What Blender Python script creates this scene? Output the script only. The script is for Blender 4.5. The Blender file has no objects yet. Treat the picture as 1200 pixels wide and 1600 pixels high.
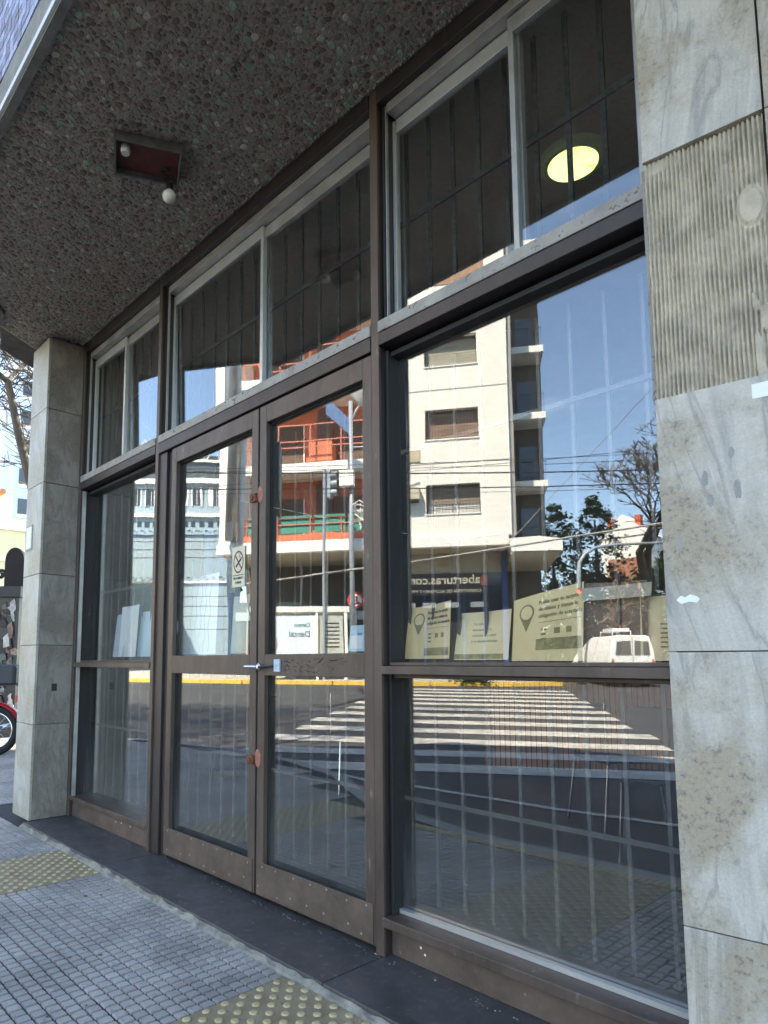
import bpy, bmesh, math, random
from mathutils import Vector, Matrix
R = math.radians
random.seed(7)
scene = bpy.context.scene
col = scene.collection

# ------------------------------------------------------------------ camera, sky, sun, exposure
FX = 1029.0
TH = math.atan2(930, FX / math.cos(math.atan2(107, FX)))
PITCH = math.atan2(107, FX)
cd = bpy.data.cameras.new('camera')
cam = bpy.data.objects.new('camera', cd); col.objects.link(cam)
cd.sensor_fit = 'VERTICAL'; cd.sensor_height = 24.0; cd.sensor_width = 18.0
cd.lens = FX / 1600 * 24.0
cd.shift_x = 100 / 1600; cd.shift_y = 128 / 1600
cd.clip_start = 0.05; cd.clip_end = 1500
cam.location = (0, -2.0, 1.2)
cam.rotation_euler = (math.pi / 2 + PITCH, 0, math.pi / 2 - TH)
scene.camera = cam

SUN = Vector((.106, .606, .788)).normalized()
w = bpy.data.worlds.new("World"); scene.world = w; w.use_nodes = True
nt = w.node_tree; nt.nodes.clear()
sky = nt.nodes.new('ShaderNodeTexSky'); sky.sky_type = 'NISHITA'; sky.sun_disc = False
sky.sun_elevation = math.asin(SUN.z); sky.sun_rotation = math.atan2(SUN.x, SUN.y)
sky.air_density = 1.0; sky.dust_density = 0.05; sky.ozone_density = 4.0; sky.altitude = 20
tc = nt.nodes.new('ShaderNodeTexCoord')
mp = nt.nodes.new('ShaderNodeMapping'); mp.inputs['Scale'].default_value = (1.6, 1.6, 7.0)
nz = nt.nodes.new('ShaderNodeTexNoise'); nz.inputs['Scale'].default_value = 1.5; nz.inputs['Detail'].default_value = 7; nz.inputs['Roughness'].default_value = .62
rp = nt.nodes.new('ShaderNodeValToRGB'); rp.color_ramp.elements[0].position = .56; rp.color_ramp.elements[1].position = .86
mx = nt.nodes.new('ShaderNodeMixRGB'); mx.inputs[2].default_value = (9.0, 9.3, 9.8, 1)
mf = nt.nodes.new('ShaderNodeMath'); mf.operation = 'MULTIPLY'; mf.inputs[1].default_value = .22
bg = nt.nodes.new('ShaderNodeBackground'); bg.inputs[1].default_value = 0.15
ou = nt.nodes.new('ShaderNodeOutputWorld')
L = nt.links.new
L(tc.outputs['Generated'], mp.inputs[0]); L(mp.outputs[0], nz.inputs['Vector']); L(nz.outputs['Fac'], rp.inputs[0])
L(rp.outputs[0], mf.inputs[0]); L(mf.outputs[0], mx.inputs[0]); L(sky.outputs[0], mx.inputs[1]); L(mx.outputs[0], bg.inputs[0]); L(bg.outputs[0], ou.inputs[0])

sd = bpy.data.lights.new('sun', 'SUN'); sd.energy = 4.6; sd.angle = R(.53); sd.color = (1, .965, .91)
so = bpy.data.objects.new('sun', sd); col.objects.link(so)
so.rotation_euler = SUN.to_track_quat('Z', 'Y').to_euler(); so.location = (0, 20, 30)
scene.view_settings.view_transform = 'Standard'; scene.view_settings.look = 'None'
scene.view_settings.exposure = 2.45; scene.view_settings.use_white_balance = True; scene.view_settings.white_balance_temperature = 7800; scene.view_settings.gamma = 1
cy = scene.cycles
cy.max_bounces = 10; cy.diffuse_bounces = 4; cy.glossy_bounces = 5; cy.transmission_bounces = 6; cy.transparent_max_bounces = 24
cy.caustics_reflective = False; cy.caustics_refractive = False
cy.use_denoising = True; cy.sample_clamp_indirect = 6.0
try: cy.denoiser = 'OPENIMAGEDENOISE'; cy.denoising_prefilter = 'ACCURATE'
except Exception: pass

# ------------------------------------------------------------------ helpers
ORG = {}
def tag(o, label=None, cat=None, group=None, kind=None):
    if label: o['label'] = label
    if cat: o['category'] = cat
    if group: o['group'] = group
    if kind: o['kind'] = kind
    return o
def thing(name, label, cat, loc=(0, 0, 0), rz=0, group=None, world=True):
    o = bpy.data.objects.new(name, None); col.objects.link(o); o.empty_display_size = .1
    o.location = loc; o.rotation_euler = (0, 0, rz)
    ORG[o.name] = Vector(loc) if world else Vector((0, 0, 0))
    return tag(o, label, cat, group)
class MB:
    def __init__(s): s.v = []; s.f = []
    def add(s, vs, fs, M=None):
        b = len(s.v)
        for p in vs:
            s.v.append(tuple(M @ Vector(p)) if M is not None else tuple(p))
        for f in fs: s.f.append(tuple(b + i for i in f))
        return s
    def box(s, x0, x1, y0, y1, z0, z1, M=None):
        if x0 > x1: x0, x1 = x1, x0
        if y0 > y1: y0, y1 = y1, y0
        if z0 > z1: z0, z1 = z1, z0
        v = [(x0, y0, z0), (x1, y0, z0), (x1, y1, z0), (x0, y1, z0), (x0, y0, z1), (x1, y0, z1), (x1, y1, z1), (x0, y1, z1)]
        return s.add(v, [(0, 3, 2, 1), (4, 5, 6, 7), (0, 1, 5, 4), (1, 2, 6, 5), (2, 3, 7, 6), (3, 0, 4, 7)], M)
    def prism(s, poly, z0, z1, M=None):
        n = len(poly)
        a = sum(poly[i][0] * poly[(i + 1) % n][1] - poly[(i + 1) % n][0] * poly[i][1] for i in range(n))
        if a < 0: poly = poly[::-1]
        v = [(x, y, z0) for x, y in poly] + [(x, y, z1) for x, y in poly]
        f = [tuple(range(n))[::-1], tuple(range(n, 2 * n))] + [(i, (i + 1) % n, n + (i + 1) % n, n + i) for i in range(n)]
        return s.add(v, f, M)
    def tube(s, pts, r, n=8, M=None, cap=True):
        pts = [Vector(p) for p in pts]; rs = r if isinstance(r, (list, tuple)) else [r] * len(pts)
        b = len(s.v); vs = []; up = Vector((0, 0, 1)); px = None
        for i, p in enumerate(pts):
            d = (pts[min(i + 1, len(pts) - 1)] - pts[max(i - 1, 0)])
            if d.length < 1e-9: d = Vector((0, 0, 1))
            d.normalize()
            if px is None: px = d.cross(up) if abs(d.z) < .95 else d.cross(Vector((1, 0, 0)))
            px = (px - d * px.dot(d))
            if px.length < 1e-6: px = d.orthogonal()
            px.normalize(); py = d.cross(px)
            for k in range(n):
                a = 2 * math.pi * k / n
                vs.append(p + (px * math.cos(a) + py * math.sin(a)) * rs[i])
        fs = []
        for i in range(len(pts) - 1):
            for k in range(n):
                fs.append((i * n + k, i * n + (k + 1) % n, (i + 1) * n + (k + 1) % n, (i + 1) * n + k))
        if cap: fs += [tuple(range(n))[::-1], tuple((len(pts) - 1) * n + k for k in range(n))]
        return s.add(vs, fs, M)
    def lathe(s, prof, c=(0, 0, 0), n=16, M=None):
        vs = []; fs = []
        for r, z in prof:
            for k in range(n):
                a = 2 * math.pi * k / n
                vs.append((c[0] + r * math.cos(a), c[1] + r * math.sin(a), c[2] + z))
        for i in range(len(prof) - 1):
            for k in range(n):
                fs.append((i * n + k, i * n + (k + 1) % n, (i + 1) * n + (k + 1) % n, (i + 1) * n + k))
        fs += [tuple(range(n))[::-1], tuple((len(prof) - 1) * n + k for k in range(n))]
        return s.add(vs, fs, M)
    def mesh(s, name, off=Vector((0, 0, 0))):
        me = bpy.data.meshes.new(name)
        me.from_pydata([(p[0] - off[0], p[1] - off[1], p[2] - off[2]) for p in s.v], [], s.f); me.update()
        return me
def obj(name, mb, mat, parent=None, smooth=False, bevel=0, label=None, cat=None, group=None, kind=None):
    off = ORG.get(parent.name, Vector((0, 0, 0))) if parent else Vector((0, 0, 0))
    me = mb.mesh(name, off)
    o = bpy.data.objects.new(name, me); col.objects.link(o)
    if mat: me.materials.append(mat)
    if parent: o.parent = parent
    ORG[o.name] = off
    if smooth:
        for p in me.polygons: p.use_smooth = True
    if bevel:
        b = o.modifiers.new('bevel', 'BEVEL'); b.width = bevel; b.segments = 2; b.limit_method = 'ANGLE'
    return tag(o, label, cat, group, kind)
def box(name, x0, x1, y0, y1, z0, z1, mat, parent=None, **k):
    return obj(name, MB().box(x0, x1, y0, y1, z0, z1), mat, parent, **k)
def frameM(o, xd, zd):
    x = Vector(xd).normalized(); z = Vector(zd).normalized(); y = z.cross(x)
    M = Matrix((x, y, z)).transposed().to_4x4(); M.translation = Vector(o); return M
def text(name, s, size, o, xd, mat, parent, align='LEFT', ext=.001, warp=None, zd=(0, 0, 1), bold=0, label=None, sx=1.0):
    c = bpy.data.curves.new(name, 'FONT'); c.body = s; c.size = size; c.extrude = ext; c.align_x = align; c.offset = bold; c.resolution_u = 3
    t = bpy.data.objects.new(name + '_tmp', c); col.objects.link(t)
    dg = bpy.context.evaluated_depsgraph_get(); dg.update()
    me = bpy.data.meshes.new_from_object(t.evaluated_get(dg))
    bpy.data.objects.remove(t); bpy.data.curves.remove(c)
    x = Vector(xd).normalized(); z = Vector(zd).normalized(); n = x.cross(z)
    off = ORG.get(parent.name, Vector((0, 0, 0))) if parent else Vector((0, 0, 0))
    for v in me.vertices:
        p = Vector(o) + x * v.co.x * sx + z * v.co.y + n * v.co.z
        if warp: p = warp(p)
        v.co = p - off
    me.materials.clear(); me.materials.append(mat)
    ob = bpy.data.objects.new(name, me); col.objects.link(ob); ob.parent = parent; ORG[ob.name] = off
    if label: ob['label'] = label
    return ob
def copy_tree(o, parent=None):
    c = o.copy(); col.objects.link(c)
    if parent: c.parent = parent
    for ch in [x for x in col.objects if x.parent == o]: copy_tree(ch, c)
    return c

# ------------------------------------------------------------------ materials
def nodes(name):
    m = bpy.data.materials.new(name); m.use_nodes = True
    return m, m.node_tree, m.node_tree.nodes['Principled BSDF']
def C4(c): return (c[0], c[1], c[2], 1)
def mat(name, c, rough=.6, metal=0, var=.18, scale=3.0, bump=0, bscale=60, spec=.5, c2=None, c2amt=.5, coord='Object', stretch=None, emit=None, estr=0):
    m, t, b = nodes(name); N = t.nodes.new; l = t.links.new
    b.inputs['Roughness'].default_value = rough; b.inputs['Metallic'].default_value = metal; b.inputs['Specular IOR Level'].default_value = spec
    tcn = N('ShaderNodeTexCoord'); src = tcn.outputs[coord]
    if stretch:
        mpn = N('ShaderNodeMapping'); mpn.inputs['Scale'].default_value = stretch; l(src, mpn.inputs[0]); src = mpn.outputs[0]
    n = N('ShaderNodeTexNoise'); n.inputs['Scale'].default_value = scale; n.inputs['Detail'].default_value = 8; n.inputs['Roughness'].default_value = .65; l(src, n.inputs['Vector'])
    r = N('ShaderNodeValToRGB'); r.color_ramp.elements[0].position = .3; r.color_ramp.elements[1].position = .72
    lo = [max(0, x * (1 - var)) for x in c]; hi = [min(1, x * (1 + var)) for x in c]
    if c2: hi = [c[i] * (1 - c2amt) + c2[i] * c2amt for i in range(3)]
    r.color_ramp.elements[0].color = C4(lo); r.color_ramp.elements[1].color = C4(hi)
    l(n.outputs['Fac'], r.inputs[0]); l(r.outputs[0], b.inputs['Base Color'])
    if bump:
        n2 = N('ShaderNodeTexNoise'); n2.inputs['Scale'].default_value = bscale; n2.inputs['Detail'].default_value = 6; l(src, n2.inputs['Vector'])
        bp = N('ShaderNodeBump'); bp.inputs['Strength'].default_value = bump; bp.inputs['Distance'].default_value = .004
        l(n2.outputs['Fac'], bp.inputs['Height']); l(bp.outputs[0], b.inputs['Normal'])
    if emit: b.inputs['Emission Color'].default_value = C4(emit); b.inputs['Emission Strength'].default_value = estr
    return m
def mat_paint_chipped(name, base, chip, amt=.66, rough=.45, stretch=(1, 1, .25)):
    m, t, b = nodes(name); N = t.nodes.new; l = t.links.new
    tcn = N('ShaderNodeTexCoord'); mpn = N('ShaderNodeMapping'); mpn.inputs['Scale'].default_value = stretch; l(tcn.outputs['Object'], mpn.inputs[0])
    n = N('ShaderNodeTexNoise'); n.inputs['Scale'].default_value = 28; n.inputs['Detail'].default_value = 9; n.inputs['Roughness'].default_value = .7; l(mpn.outputs[0], n.inputs['Vector'])
    r = N('ShaderNodeValToRGB'); r.color_ramp.elements[0].position = amt; r.color_ramp.elements[1].position = amt + .05
    l(n.outputs['Fac'], r.inputs[0])
    n2 = N('ShaderNodeTexNoise'); n2.inputs['Scale'].default_value = 7; n2.inputs['Detail'].default_value = 9; n2.inputs['Roughness'].default_value = .7; l(mpn.outputs[0], n2.inputs['Vector'])
    r2 = N('ShaderNodeValToRGB'); r2.color_ramp.elements[0].position = .3; r2.color_ramp.elements[1].position = .75
    r2.color_ramp.elements[0].color = C4([x * .6 for x in base]); r2.color_ramp.elements[1].color = C4([x * 1.5 for x in base]); l(n2.outputs['Fac'], r2.inputs[0])
    x = N('ShaderNodeMixRGB'); l(r.outputs[0], x.inputs[0]); l(r2.outputs[0], x.inputs[1]); x.inputs[2].default_value = C4(chip); l(x.outputs[0], b.inputs['Base Color'])
    b.inputs['Roughness'].default_value = rough
    bp = N('ShaderNodeBump'); bp.inputs['Strength'].default_value = .25; bp.inputs['Distance'].default_value = .002; l(n.outputs['Fac'], bp.inputs['Height']); l(bp.outputs[0], b.inputs['Normal'])
    return m
def mat_marble(name, base, dark, stain, seed=0.0, vscale=2.2, lean=.25, stains=1.0):
    """weathered grey marble: upright flowing bands, warm patches, fine pitting"""
    m, t, b = nodes(name); N = t.nodes.new; l = t.links.new
    tcn = N('ShaderNodeTexCoord'); mpn = N('ShaderNodeMapping'); mpn.inputs['Location'].default_value = (seed, seed * 1.7, seed * .6); mpn.inputs['Rotation'].default_value = (0, lean, 0)
    mpn.inputs['Scale'].default_value = (1, 1, 1); l(tcn.outputs['Object'], mpn.inputs[0])
    sx = N('ShaderNodeMapping'); sx.inputs['Scale'].default_value = (1, 1, .16); l(mpn.outputs[0], sx.inputs[0])
    def noise(src, sc, det, ro, dis=0):
        n = N('ShaderNodeTexNoise'); n.inputs['Scale'].default_value = sc; n.inputs['Detail'].default_value = det; n.inputs['Roughness'].default_value = ro; n.inputs['Distortion'].default_value = dis; l(src, n.inputs['Vector']); return n.outputs['Fac']
    def ramp(src, *st):
        r = N('ShaderNodeValToRGB'); e = r.color_ramp.elements; e[0].position, e[0].color = st[0][0], C4(st[0][1]); e[1].position, e[1].color = st[-1][0], C4(st[-1][1])
        for p, c in st[1:-1]: k = e.new(p); k.color = C4(c)
        l(src, r.inputs[0]); return r.outputs[0]
    def mixc(f, a, c):
        x = N('ShaderNodeMixRGB'); l(f, x.inputs[0]); l(a, x.inputs[1]); x.inputs[2].default_value = C4(c); return x.outputs[0]
    mid = [(base[i] * .62 + dark[i] * .38) for i in range(3)]
    bands = ramp(noise(sx.outputs[0], vscale * 3.2, 10, .62, .55), (.30, dark), (.42, mid), (.52, base), (.60, mid), (.68, base))
    g = lambda v: (v, v, v)
    vein = ramp(noise(sx.outputs[0], vscale * 2.1, 9, .58, .9), (.470, g(0)), (.494, g(.55)), (.500, g(.65)), (.506, g(.4)), (.535, g(0)))
    c = mixc(vein, bands, [d * .85 for d in dark])
    patch = ramp(noise(mpn.outputs[0], 2.6, 9, .6, .3), (.44, g(0)), (.58, g(.9 * stains)))
    c = mixc(patch, c, stain)
    pit = noise(mpn.outputs[0], 55, 6, .8)
    pm_ = ramp(pit, (.52, g(0)), (.66, g(1)))
    ml = N('ShaderNodeMath'); ml.operation = 'MULTIPLY'; l(pm_, ml.inputs[0]); l(patch, ml.inputs[1])
    c = mixc(ml.outputs[0], c, [d * .5 for d in dark])
    fine = ramp(noise(mpn.outputs[0], 160, 4, .7), (.3, g(.82)), (.7, g(1.1)))
    mm = N('ShaderNodeMixRGB'); mm.blend_type = 'MULTIPLY'; mm.inputs[0].default_value = .8; l(c, mm.inputs[1]); l(fine, mm.inputs[2]); l(mm.outputs[0], b.inputs['Base Color'])
    b.inputs['Roughness'].default_value = .52
    bp = N('ShaderNodeBump'); bp.inputs['Strength'].default_value = .35; bp.inputs['Distance'].default_value = .003; l(pit, bp.inputs['Height']); l(bp.outputs[0], b.inputs['Normal'])
    return m
def mat_island(name, stops, rough=.6, bump=0, bscale=150, tint=None, stain=0):
    """colour chosen per separate piece of the mesh"""
    m, t, b = nodes(name); N = t.nodes.new; l = t.links.new
    g = N('ShaderNodeNewGeometry'); oi = N('ShaderNodeObjectInfo'); ad = N('ShaderNodeMath'); ad.operation = 'ADD'; fr = N('ShaderNodeMath'); fr.operation = 'FRACT'
    l(g.outputs['Random Per Island'], ad.inputs[0]); l(oi.outputs['Random'], ad.inputs[1]); l(ad.outputs[0], fr.inputs[0])
    r = N('ShaderNodeValToRGB'); r.color_ramp.interpolation = 'LINEAR'; e = r.color_ramp.elements
    e[0].position = stops[0][0]; e[0].color = C4(stops[0][1]); e[1].position = stops[-1][0]; e[1].color = C4(stops[-1][1])
    for p, c in stops[1:-1]: k = e.new(p); k.color = C4(c)
    l(fr.outputs[0], r.inputs[0])
    tcn = N('ShaderNodeTexCoord'); n = N('ShaderNodeTexNoise'); n.inputs['Scale'].default_value = 2.0 if not bump else bscale; n.inputs['Detail'].default_value = 4; l(tcn.outputs['Object'], n.inputs['Vector'])
    x = N('ShaderNodeMixRGB'); x.blend_type = 'MULTIPLY'; x.inputs[0].default_value = .55; r2 = N('ShaderNodeValToRGB'); r2.color_ramp.elements[0].position = .3; r2.color_ramp.elements[1].position = .7; r2.color_ramp.elements[0].color = (.5, .5, .5, 1); l(n.outputs['Fac'], r2.inputs[0])
    l(r.outputs[0], x.inputs[1]); l(r2.outputs[0], x.inputs[2]); last = x.outputs[0]
    if stain:
        for sc_, lo_, a_, c_ in ((2.3, .72, .42, .62), (16, .80, .60, .68), (75, .55, .66, .70)):
            n5 = N('ShaderNodeTexNoise'); n5.inputs['Scale'].default_value = sc_; n5.inputs['Detail'].default_value = 6; l(g.outputs['Position'], n5.inputs['Vector'])
            r5 = N('ShaderNodeMapRange'); r5.inputs[1].default_value = a_; r5.inputs[2].default_value = c_; r5.inputs[3].default_value = 1.0; r5.inputs[4].default_value = lo_; l(n5.outputs['Fac'], r5.inputs[0])
            m5 = N('ShaderNodeMixRGB'); m5.blend_type = 'MULTIPLY'; m5.inputs[0].default_value = stain; l(last, m5.inputs[1]); l(r5.outputs[0], m5.inputs[2]); last = m5.outputs[0]
    l(last, b.inputs['Base Color']); b.inputs['Roughness'].default_value = rough
    if bump:
        bp = N('ShaderNodeBump'); bp.inputs['Strength'].default_value = bump; bp.inputs['Distance'].default_value = .002; l(n.outputs['Fac'], bp.inputs['Height']); l(bp.outputs[0], b.inputs['Normal'])
    return m
def mat_glass(name, refl=.2, tint=(.975, .985, .98), wav=.00025, wscale=1.3, rough=0.0, dirt=.013):
    m = bpy.data.materials.new(name); m.use_nodes = True; t = m.node_tree; t.nodes.clear(); N = t.nodes.new; l = t.links.new
    o = N('ShaderNodeOutputMaterial'); tr = N('ShaderNodeBsdfTransparent'); tr.inputs[0].default_value = C4(tint)
    g = N('ShaderNodeBsdfGlossy'); g.inputs['Roughness'].default_value = rough; g.inputs[0].default_value = (.97, .99, 1, 1)
    f = N('ShaderNodeLayerWeight'); f.inputs[0].default_value = .5
    pw = N('ShaderNodeMath'); pw.operation = 'POWER'; pw.inputs[1].default_value = 4.0; l(f.outputs['Facing'], pw.inputs[0])
    a = N('ShaderNodeMath'); a.operation = 'MULTIPLY_ADD'; a.inputs[1].default_value = .9; a.inputs[2].default_value = refl; a.use_clamp = True; l(pw.outputs[0], a.inputs[0])
    mix = N('ShaderNodeMixShader'); l(a.outputs[0], mix.inputs[0]); l(tr.outputs[0], mix.inputs[1]); l(g.outputs[0], mix.inputs[2])
    tcn = N('ShaderNodeTexCoord'); oi = N('ShaderNodeObjectInfo'); va = N('ShaderNodeVectorMath'); va.operation = 'ADD'
    cb = N('ShaderNodeCombineXYZ'); mu = N('ShaderNodeMath'); mu.operation = 'MULTIPLY'; mu.inputs[1].default_value = 37; l(oi.outputs['Random'], mu.inputs[0]); l(mu.outputs[0], cb.inputs[0]); l(mu.outputs[0], cb.inputs[2])
    l(tcn.outputs['Object'], va.inputs[0]); l(cb.outputs[0], va.inputs[1])
    mpn = N('ShaderNodeMapping'); mpn.inputs['Scale'].default_value = (1.6, 1, .5); l(va.outputs[0], mpn.inputs[0])
    n = N('ShaderNodeTexNoise'); n.inputs['Scale'].default_value = wscale; n.inputs['Detail'].default_value = 2.5; l(mpn.outputs[0], n.inputs['Vector'])
    bp = N('ShaderNodeBump'); bp.inputs['Strength'].default_value = 1; bp.inputs['Distance'].default_value = wav; l(n.outputs['Fac'], bp.inputs['Height']); l(bp.outputs[0], g.inputs['Normal'])
    df = N('ShaderNodeBsdfDiffuse'); df.inputs[0].default_value = (.55, .56, .54, 1)
    n2 = N('ShaderNodeTexNoise'); n2.inputs['Scale'].default_value = 9; n2.inputs['Detail'].default_value = 9; n2.inputs['Roughness'].default_value = .75; l(mpn.outputs[0], n2.inputs['Vector'])
    r = N('ShaderNodeMapRange'); r.inputs[1].default_value = .45; r.inputs[2].default_value = .85; r.inputs[3].default_value = dirt * .3; r.inputs[4].default_value = dirt * 2.2; l(n2.outputs['Fac'], r.inputs[0])
    sz_ = N('ShaderNodeSeparateXYZ'); l(tcn.outputs['Object'], sz_.inputs[0])
    dz = N('ShaderNodeMapRange'); dz.inputs[1].default_value = .62; dz.inputs[2].default_value = .14; dz.inputs[3].default_value = 0; dz.inputs[4].default_value = 1; l(sz_.outputs['Z'], dz.inputs[0])
    n6 = N('ShaderNodeTexNoise'); n6.inputs['Scale'].default_value = 14; n6.inputs['Detail'].default_value = 8; n6.inputs['Roughness'].default_value = .7; l(va.outputs[0], n6.inputs['Vector'])
    d6 = N('ShaderNodeMapRange'); d6.inputs[1].default_value = .35; d6.inputs[2].default_value = .7; d6.inputs[3].default_value = .02; d6.inputs[4].default_value = .07; l(n6.outputs['Fac'], d6.inputs[0])
    m6 = N('ShaderNodeMath'); m6.operation = 'MULTIPLY'; l(dz.outputs[0], m6.inputs[0]); l(d6.outputs[0], m6.inputs[1])
    a6 = N('ShaderNodeMath'); a6.operation = 'ADD'; l(m6.outputs[0], a6.inputs[0]); l(r.outputs[0], a6.inputs[1])
    mx2 = N('ShaderNodeMixShader'); l(a6.outputs[0], mx2.inputs[0]); l(mix.outputs[0], mx2.inputs[1]); l(df.outputs[0], mx2.inputs[2]); l(mx2.outputs[0], o.inputs[0])
    return m
def mat_tiles(name, c1, c2, mortar, sx, sz, rough=.6):
    m, t, b = nodes(name); N = t.nodes.new; l = t.links.new
    tcn = N('ShaderNodeTexCoord'); mpn = N('ShaderNodeMapping'); mpn.inputs['Rotation'].default_value = (R(90), 0, 0); l(tcn.outputs['Object'], mpn.inputs[0])
    k = N('ShaderNodeTexBrick'); k.inputs['Color1'].default_value = C4(c1); k.inputs['Color2'].default_value = C4(c2); k.inputs['Mortar'].default_value = C4(mortar)
    k.inputs['Scale'].default_value = 1; k.inputs['Brick Width'].default_value = sx; k.inputs['Row Height'].default_value = sz; k.inputs['Mortar Size'].default_value = sz * .08; k.offset = .5
    l(mpn.outputs[0], k.inputs['Vector']); l(k.outputs['Color'], b.inputs['Base Color']); b.inputs['Roughness'].default_value = rough
    return m

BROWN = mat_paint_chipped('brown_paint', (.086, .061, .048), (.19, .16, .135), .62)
BROWND = mat_paint_chipped('brown_paint_dark', (.036, .027, .025), (.12, .105, .095), .66)  # darker brown; on the post sides it carries their shade
KICK = mat_paint_chipped('brown_paint_worn', (.11, .077, .060), (.3, .27, .23), .66, .55, (1, 1, 1))
ALU = mat('aluminium_weathered', (.42, .41, .39), .45, .55, var=.25, scale=6, bump=.15, bscale=90)
SILL = mat_paint_chipped('sill_grey', (.3, .285, .26), (.12, .1, .09), .57, .6, (1, 1, 1))
SCREW = mat('grimy_screw', (.34, .30, .27), .6, .3, var=.3, scale=40)
ALUB = mat('aluminium_bright', (.62, .62, .6), .38, .6, var=.12, scale=5)
PUTTY = mat_paint_chipped('putty_black', (.02, .02, .02), (.2, .2, .19), .64, .6, (1, 1, .15))
GLASS = mat_glass('window_glass', .115, wav=.0004)
GLASSW = mat_glass('window_glass_wavy', .14, wav=.0011, wscale=1.6)
GLASSD = mat_glass('window_glass_door', .13, wav=.0005, wscale=1.4)
MARB = mat_marble('grey_marble', (.50, .49, .45), (.30, .31, .31), (.36, .33, .27), 3.1)
MARB2 = mat_marble('grey_marble_b', (.48, .47, .42), (.26, .28, .29), (.31, .28, .23), 11.7, 2.9)
MARBL = mat_marble('column_marble', (.42, .41, .36), (.24, .24, .22), (.22, .2, .15), 7.3, 3.2)
MORTAR = mat('tile_adhesive', (.50, .43, .33), .9, var=.3, scale=9, bump=.8, bscale=70)
PAVE = mat_island('paving_cement', [(0, (.48, .445, .405)), (.5, (.53, .49, .445)), (1, (.58, .535, .485))], .7, .7, 260, stain=1.0)
GROUT = mat('cement_grout', (.045, .045, .045), .9, var=.3, scale=20, bump=.4)
CEM = mat('cement_fillet', (.25, .24, .2), .9, var=.45, scale=14, bump=1.0, bscale=50)
TACT = mat('tactile_yellow', (.36, .275, .15), .7, var=.3, scale=12, bump=.5, bscale=120, c2=(.42, .35, .24), c2amt=.7)
TACTD = mat('tactile_stud', (.55, .43, .23), .6, var=.2, scale=20)
SLATE = mat_paint_chipped('dark_granite', (.07, .067, .067), (.15, .14, .13), .60, .5, (1, 1, 1))
ASPH = mat('asphalt', (.052, .054, .058), .85, var=.3, scale=1.2, bump=.5, bscale=90)
WPAINT = mat('road_paint_white', (.50, .48, .43), .7, var=.35, scale=3)
YPAINT = mat('kerb_yellow', (.75, .48, .08), .6, var=.25, scale=5)
KERB = mat('kerb_concrete', (.32, .31, .28), .85, var=.25, scale=4)
WALK = mat('far_pavement', (.42, .39, .33), .85, var=.2, scale=1.5)
WHITE = mat('white_render', (.80, .77, .70), .8, var=.05, scale=.5, stretch=(1, 1, .2))
WHITE2 = mat('white_slab', (.82, .80, .74), .7, var=.05, scale=1)
GREY = mat('grey_render', (.33, .32, .3), .8, var=.1, scale=1)
BEIGE = mat('beige_soffit', (.45, .41, .33), .8, var=.08, scale=1)
REDW = mat('terracotta_render', (.62, .19, .10), .75, var=.12, scale=1.5)
REDR = mat('red_rail', (.6, .17, .11), .5, var=.1)
GREENM = mat('green_screen', (.05, .26, .19), .7, var=.3, scale=4, stretch=(8, 1, .6))
BRS = mat('brown_shutter', (.13, .085, .06), .7, var=.3, scale=2, stretch=(1, 1, 20))
BRICKT = mat_tiles('brick_cladding', (.33, .16, .09), (.42, .23, .14), (.2, .14, .1), .26, .075)
DARKW = mat('dark_brown_wall', (.12, .1, .08), .8, var=.2, scale=2)
DGLASS = mat('dark_window_glass', (.03, .035, .04), .1, var=.2, spec=.8)
BLUEF = mat('blue_frame', (.03, .06, .2), .4, var=.1)
IRON = mat('black_iron', (.012, .012, .013), .5, var=.2)
BARM_ = mat('grille_bar_paint', (.11, .105, .10), .45, .3, var=.2, scale=8)
WOOD = mat('counter_slat_wood', (.62, .22, .09), .45, var=.35, scale=3, stretch=(6, 6, .5))
DFLOOR = mat('interior_floor', (.075, .072, .07), .35, var=.2, scale=3)
IWALL = mat('interior_wall', (.2, .17, .145), .8, var=.1)
ICEIL = mat('interior_ceiling', (.6, .5, .4), .9, var=.1)
CHROME = mat('chrome', (.6, .6, .62), .15, 1.0, var=.05)
PAPW = mat('white_paper', (.84, .87, .88), .7, var=.04, scale=4)
PAPY = mat('yellowed_paper', (.98, .71, .36), .65, var=.1, scale=5)
PAPY2 = mat('yellowed_paper_pale', (.97, .73, .41), .65, var=.12, scale=5)
PAPG = mat('green_print', (.36, .29, .11), .7, var=.5, scale=30)
INK = mat('brown_ink', (.08, .06, .02), .7, var=.2)
INK2 = mat('faded_ink', (.3, .25, .1), .7, var=.3)
INKB = mat('black_ink', (.02, .02, .02), .6, var=.1)
INKR = mat('red_ink', (.5, .03, .03), .6, var=.1)
INKM = mat('maroon_ink', (.2, .04, .03), .6, var=.1)
INKBL = mat('blue_ink', (.06, .3, .6), .6, var=.3, scale=8)
BRN = mat('brown_folder', (.26, .17, .12), .8, var=.2, scale=6)
BLK = mat('black_plastic', (.015, .015, .017), .4, var=.2)
RUST = mat('rust', (.16, .055, .03), .8, var=.5, scale=20, bump=.6)
REDP = mat('red_paint_gloss', (.5, .02, .025), .25, var=.1)
RUBBER = mat('rubber', (.015, .015, .015), .8, var=.2)
YELW = mat('yellow_render', (.78, .68, .4), .8, var=.08, scale=.6)
PBLUE = mat('pale_blue_render', (.5, .62, .74), .7, var=.05, scale=.6)
LBLUE = mat('light_blue_render', (.27, .37, .43), .8, var=.06, scale=.6)
TILER = mat('orange_roof_tile', (.6, .25, .1), .8, var=.3, scale=3)
BARK = mat('bark', (.13, .105, .08), .9, var=.3, scale=8, bump=.6, bscale=30)
LEAF = mat_island('leaf_dark', [(0, (.03, .06, .025)), (.6, (.06, .10, .035)), (1, (.13, .15, .06))], .7)
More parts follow.
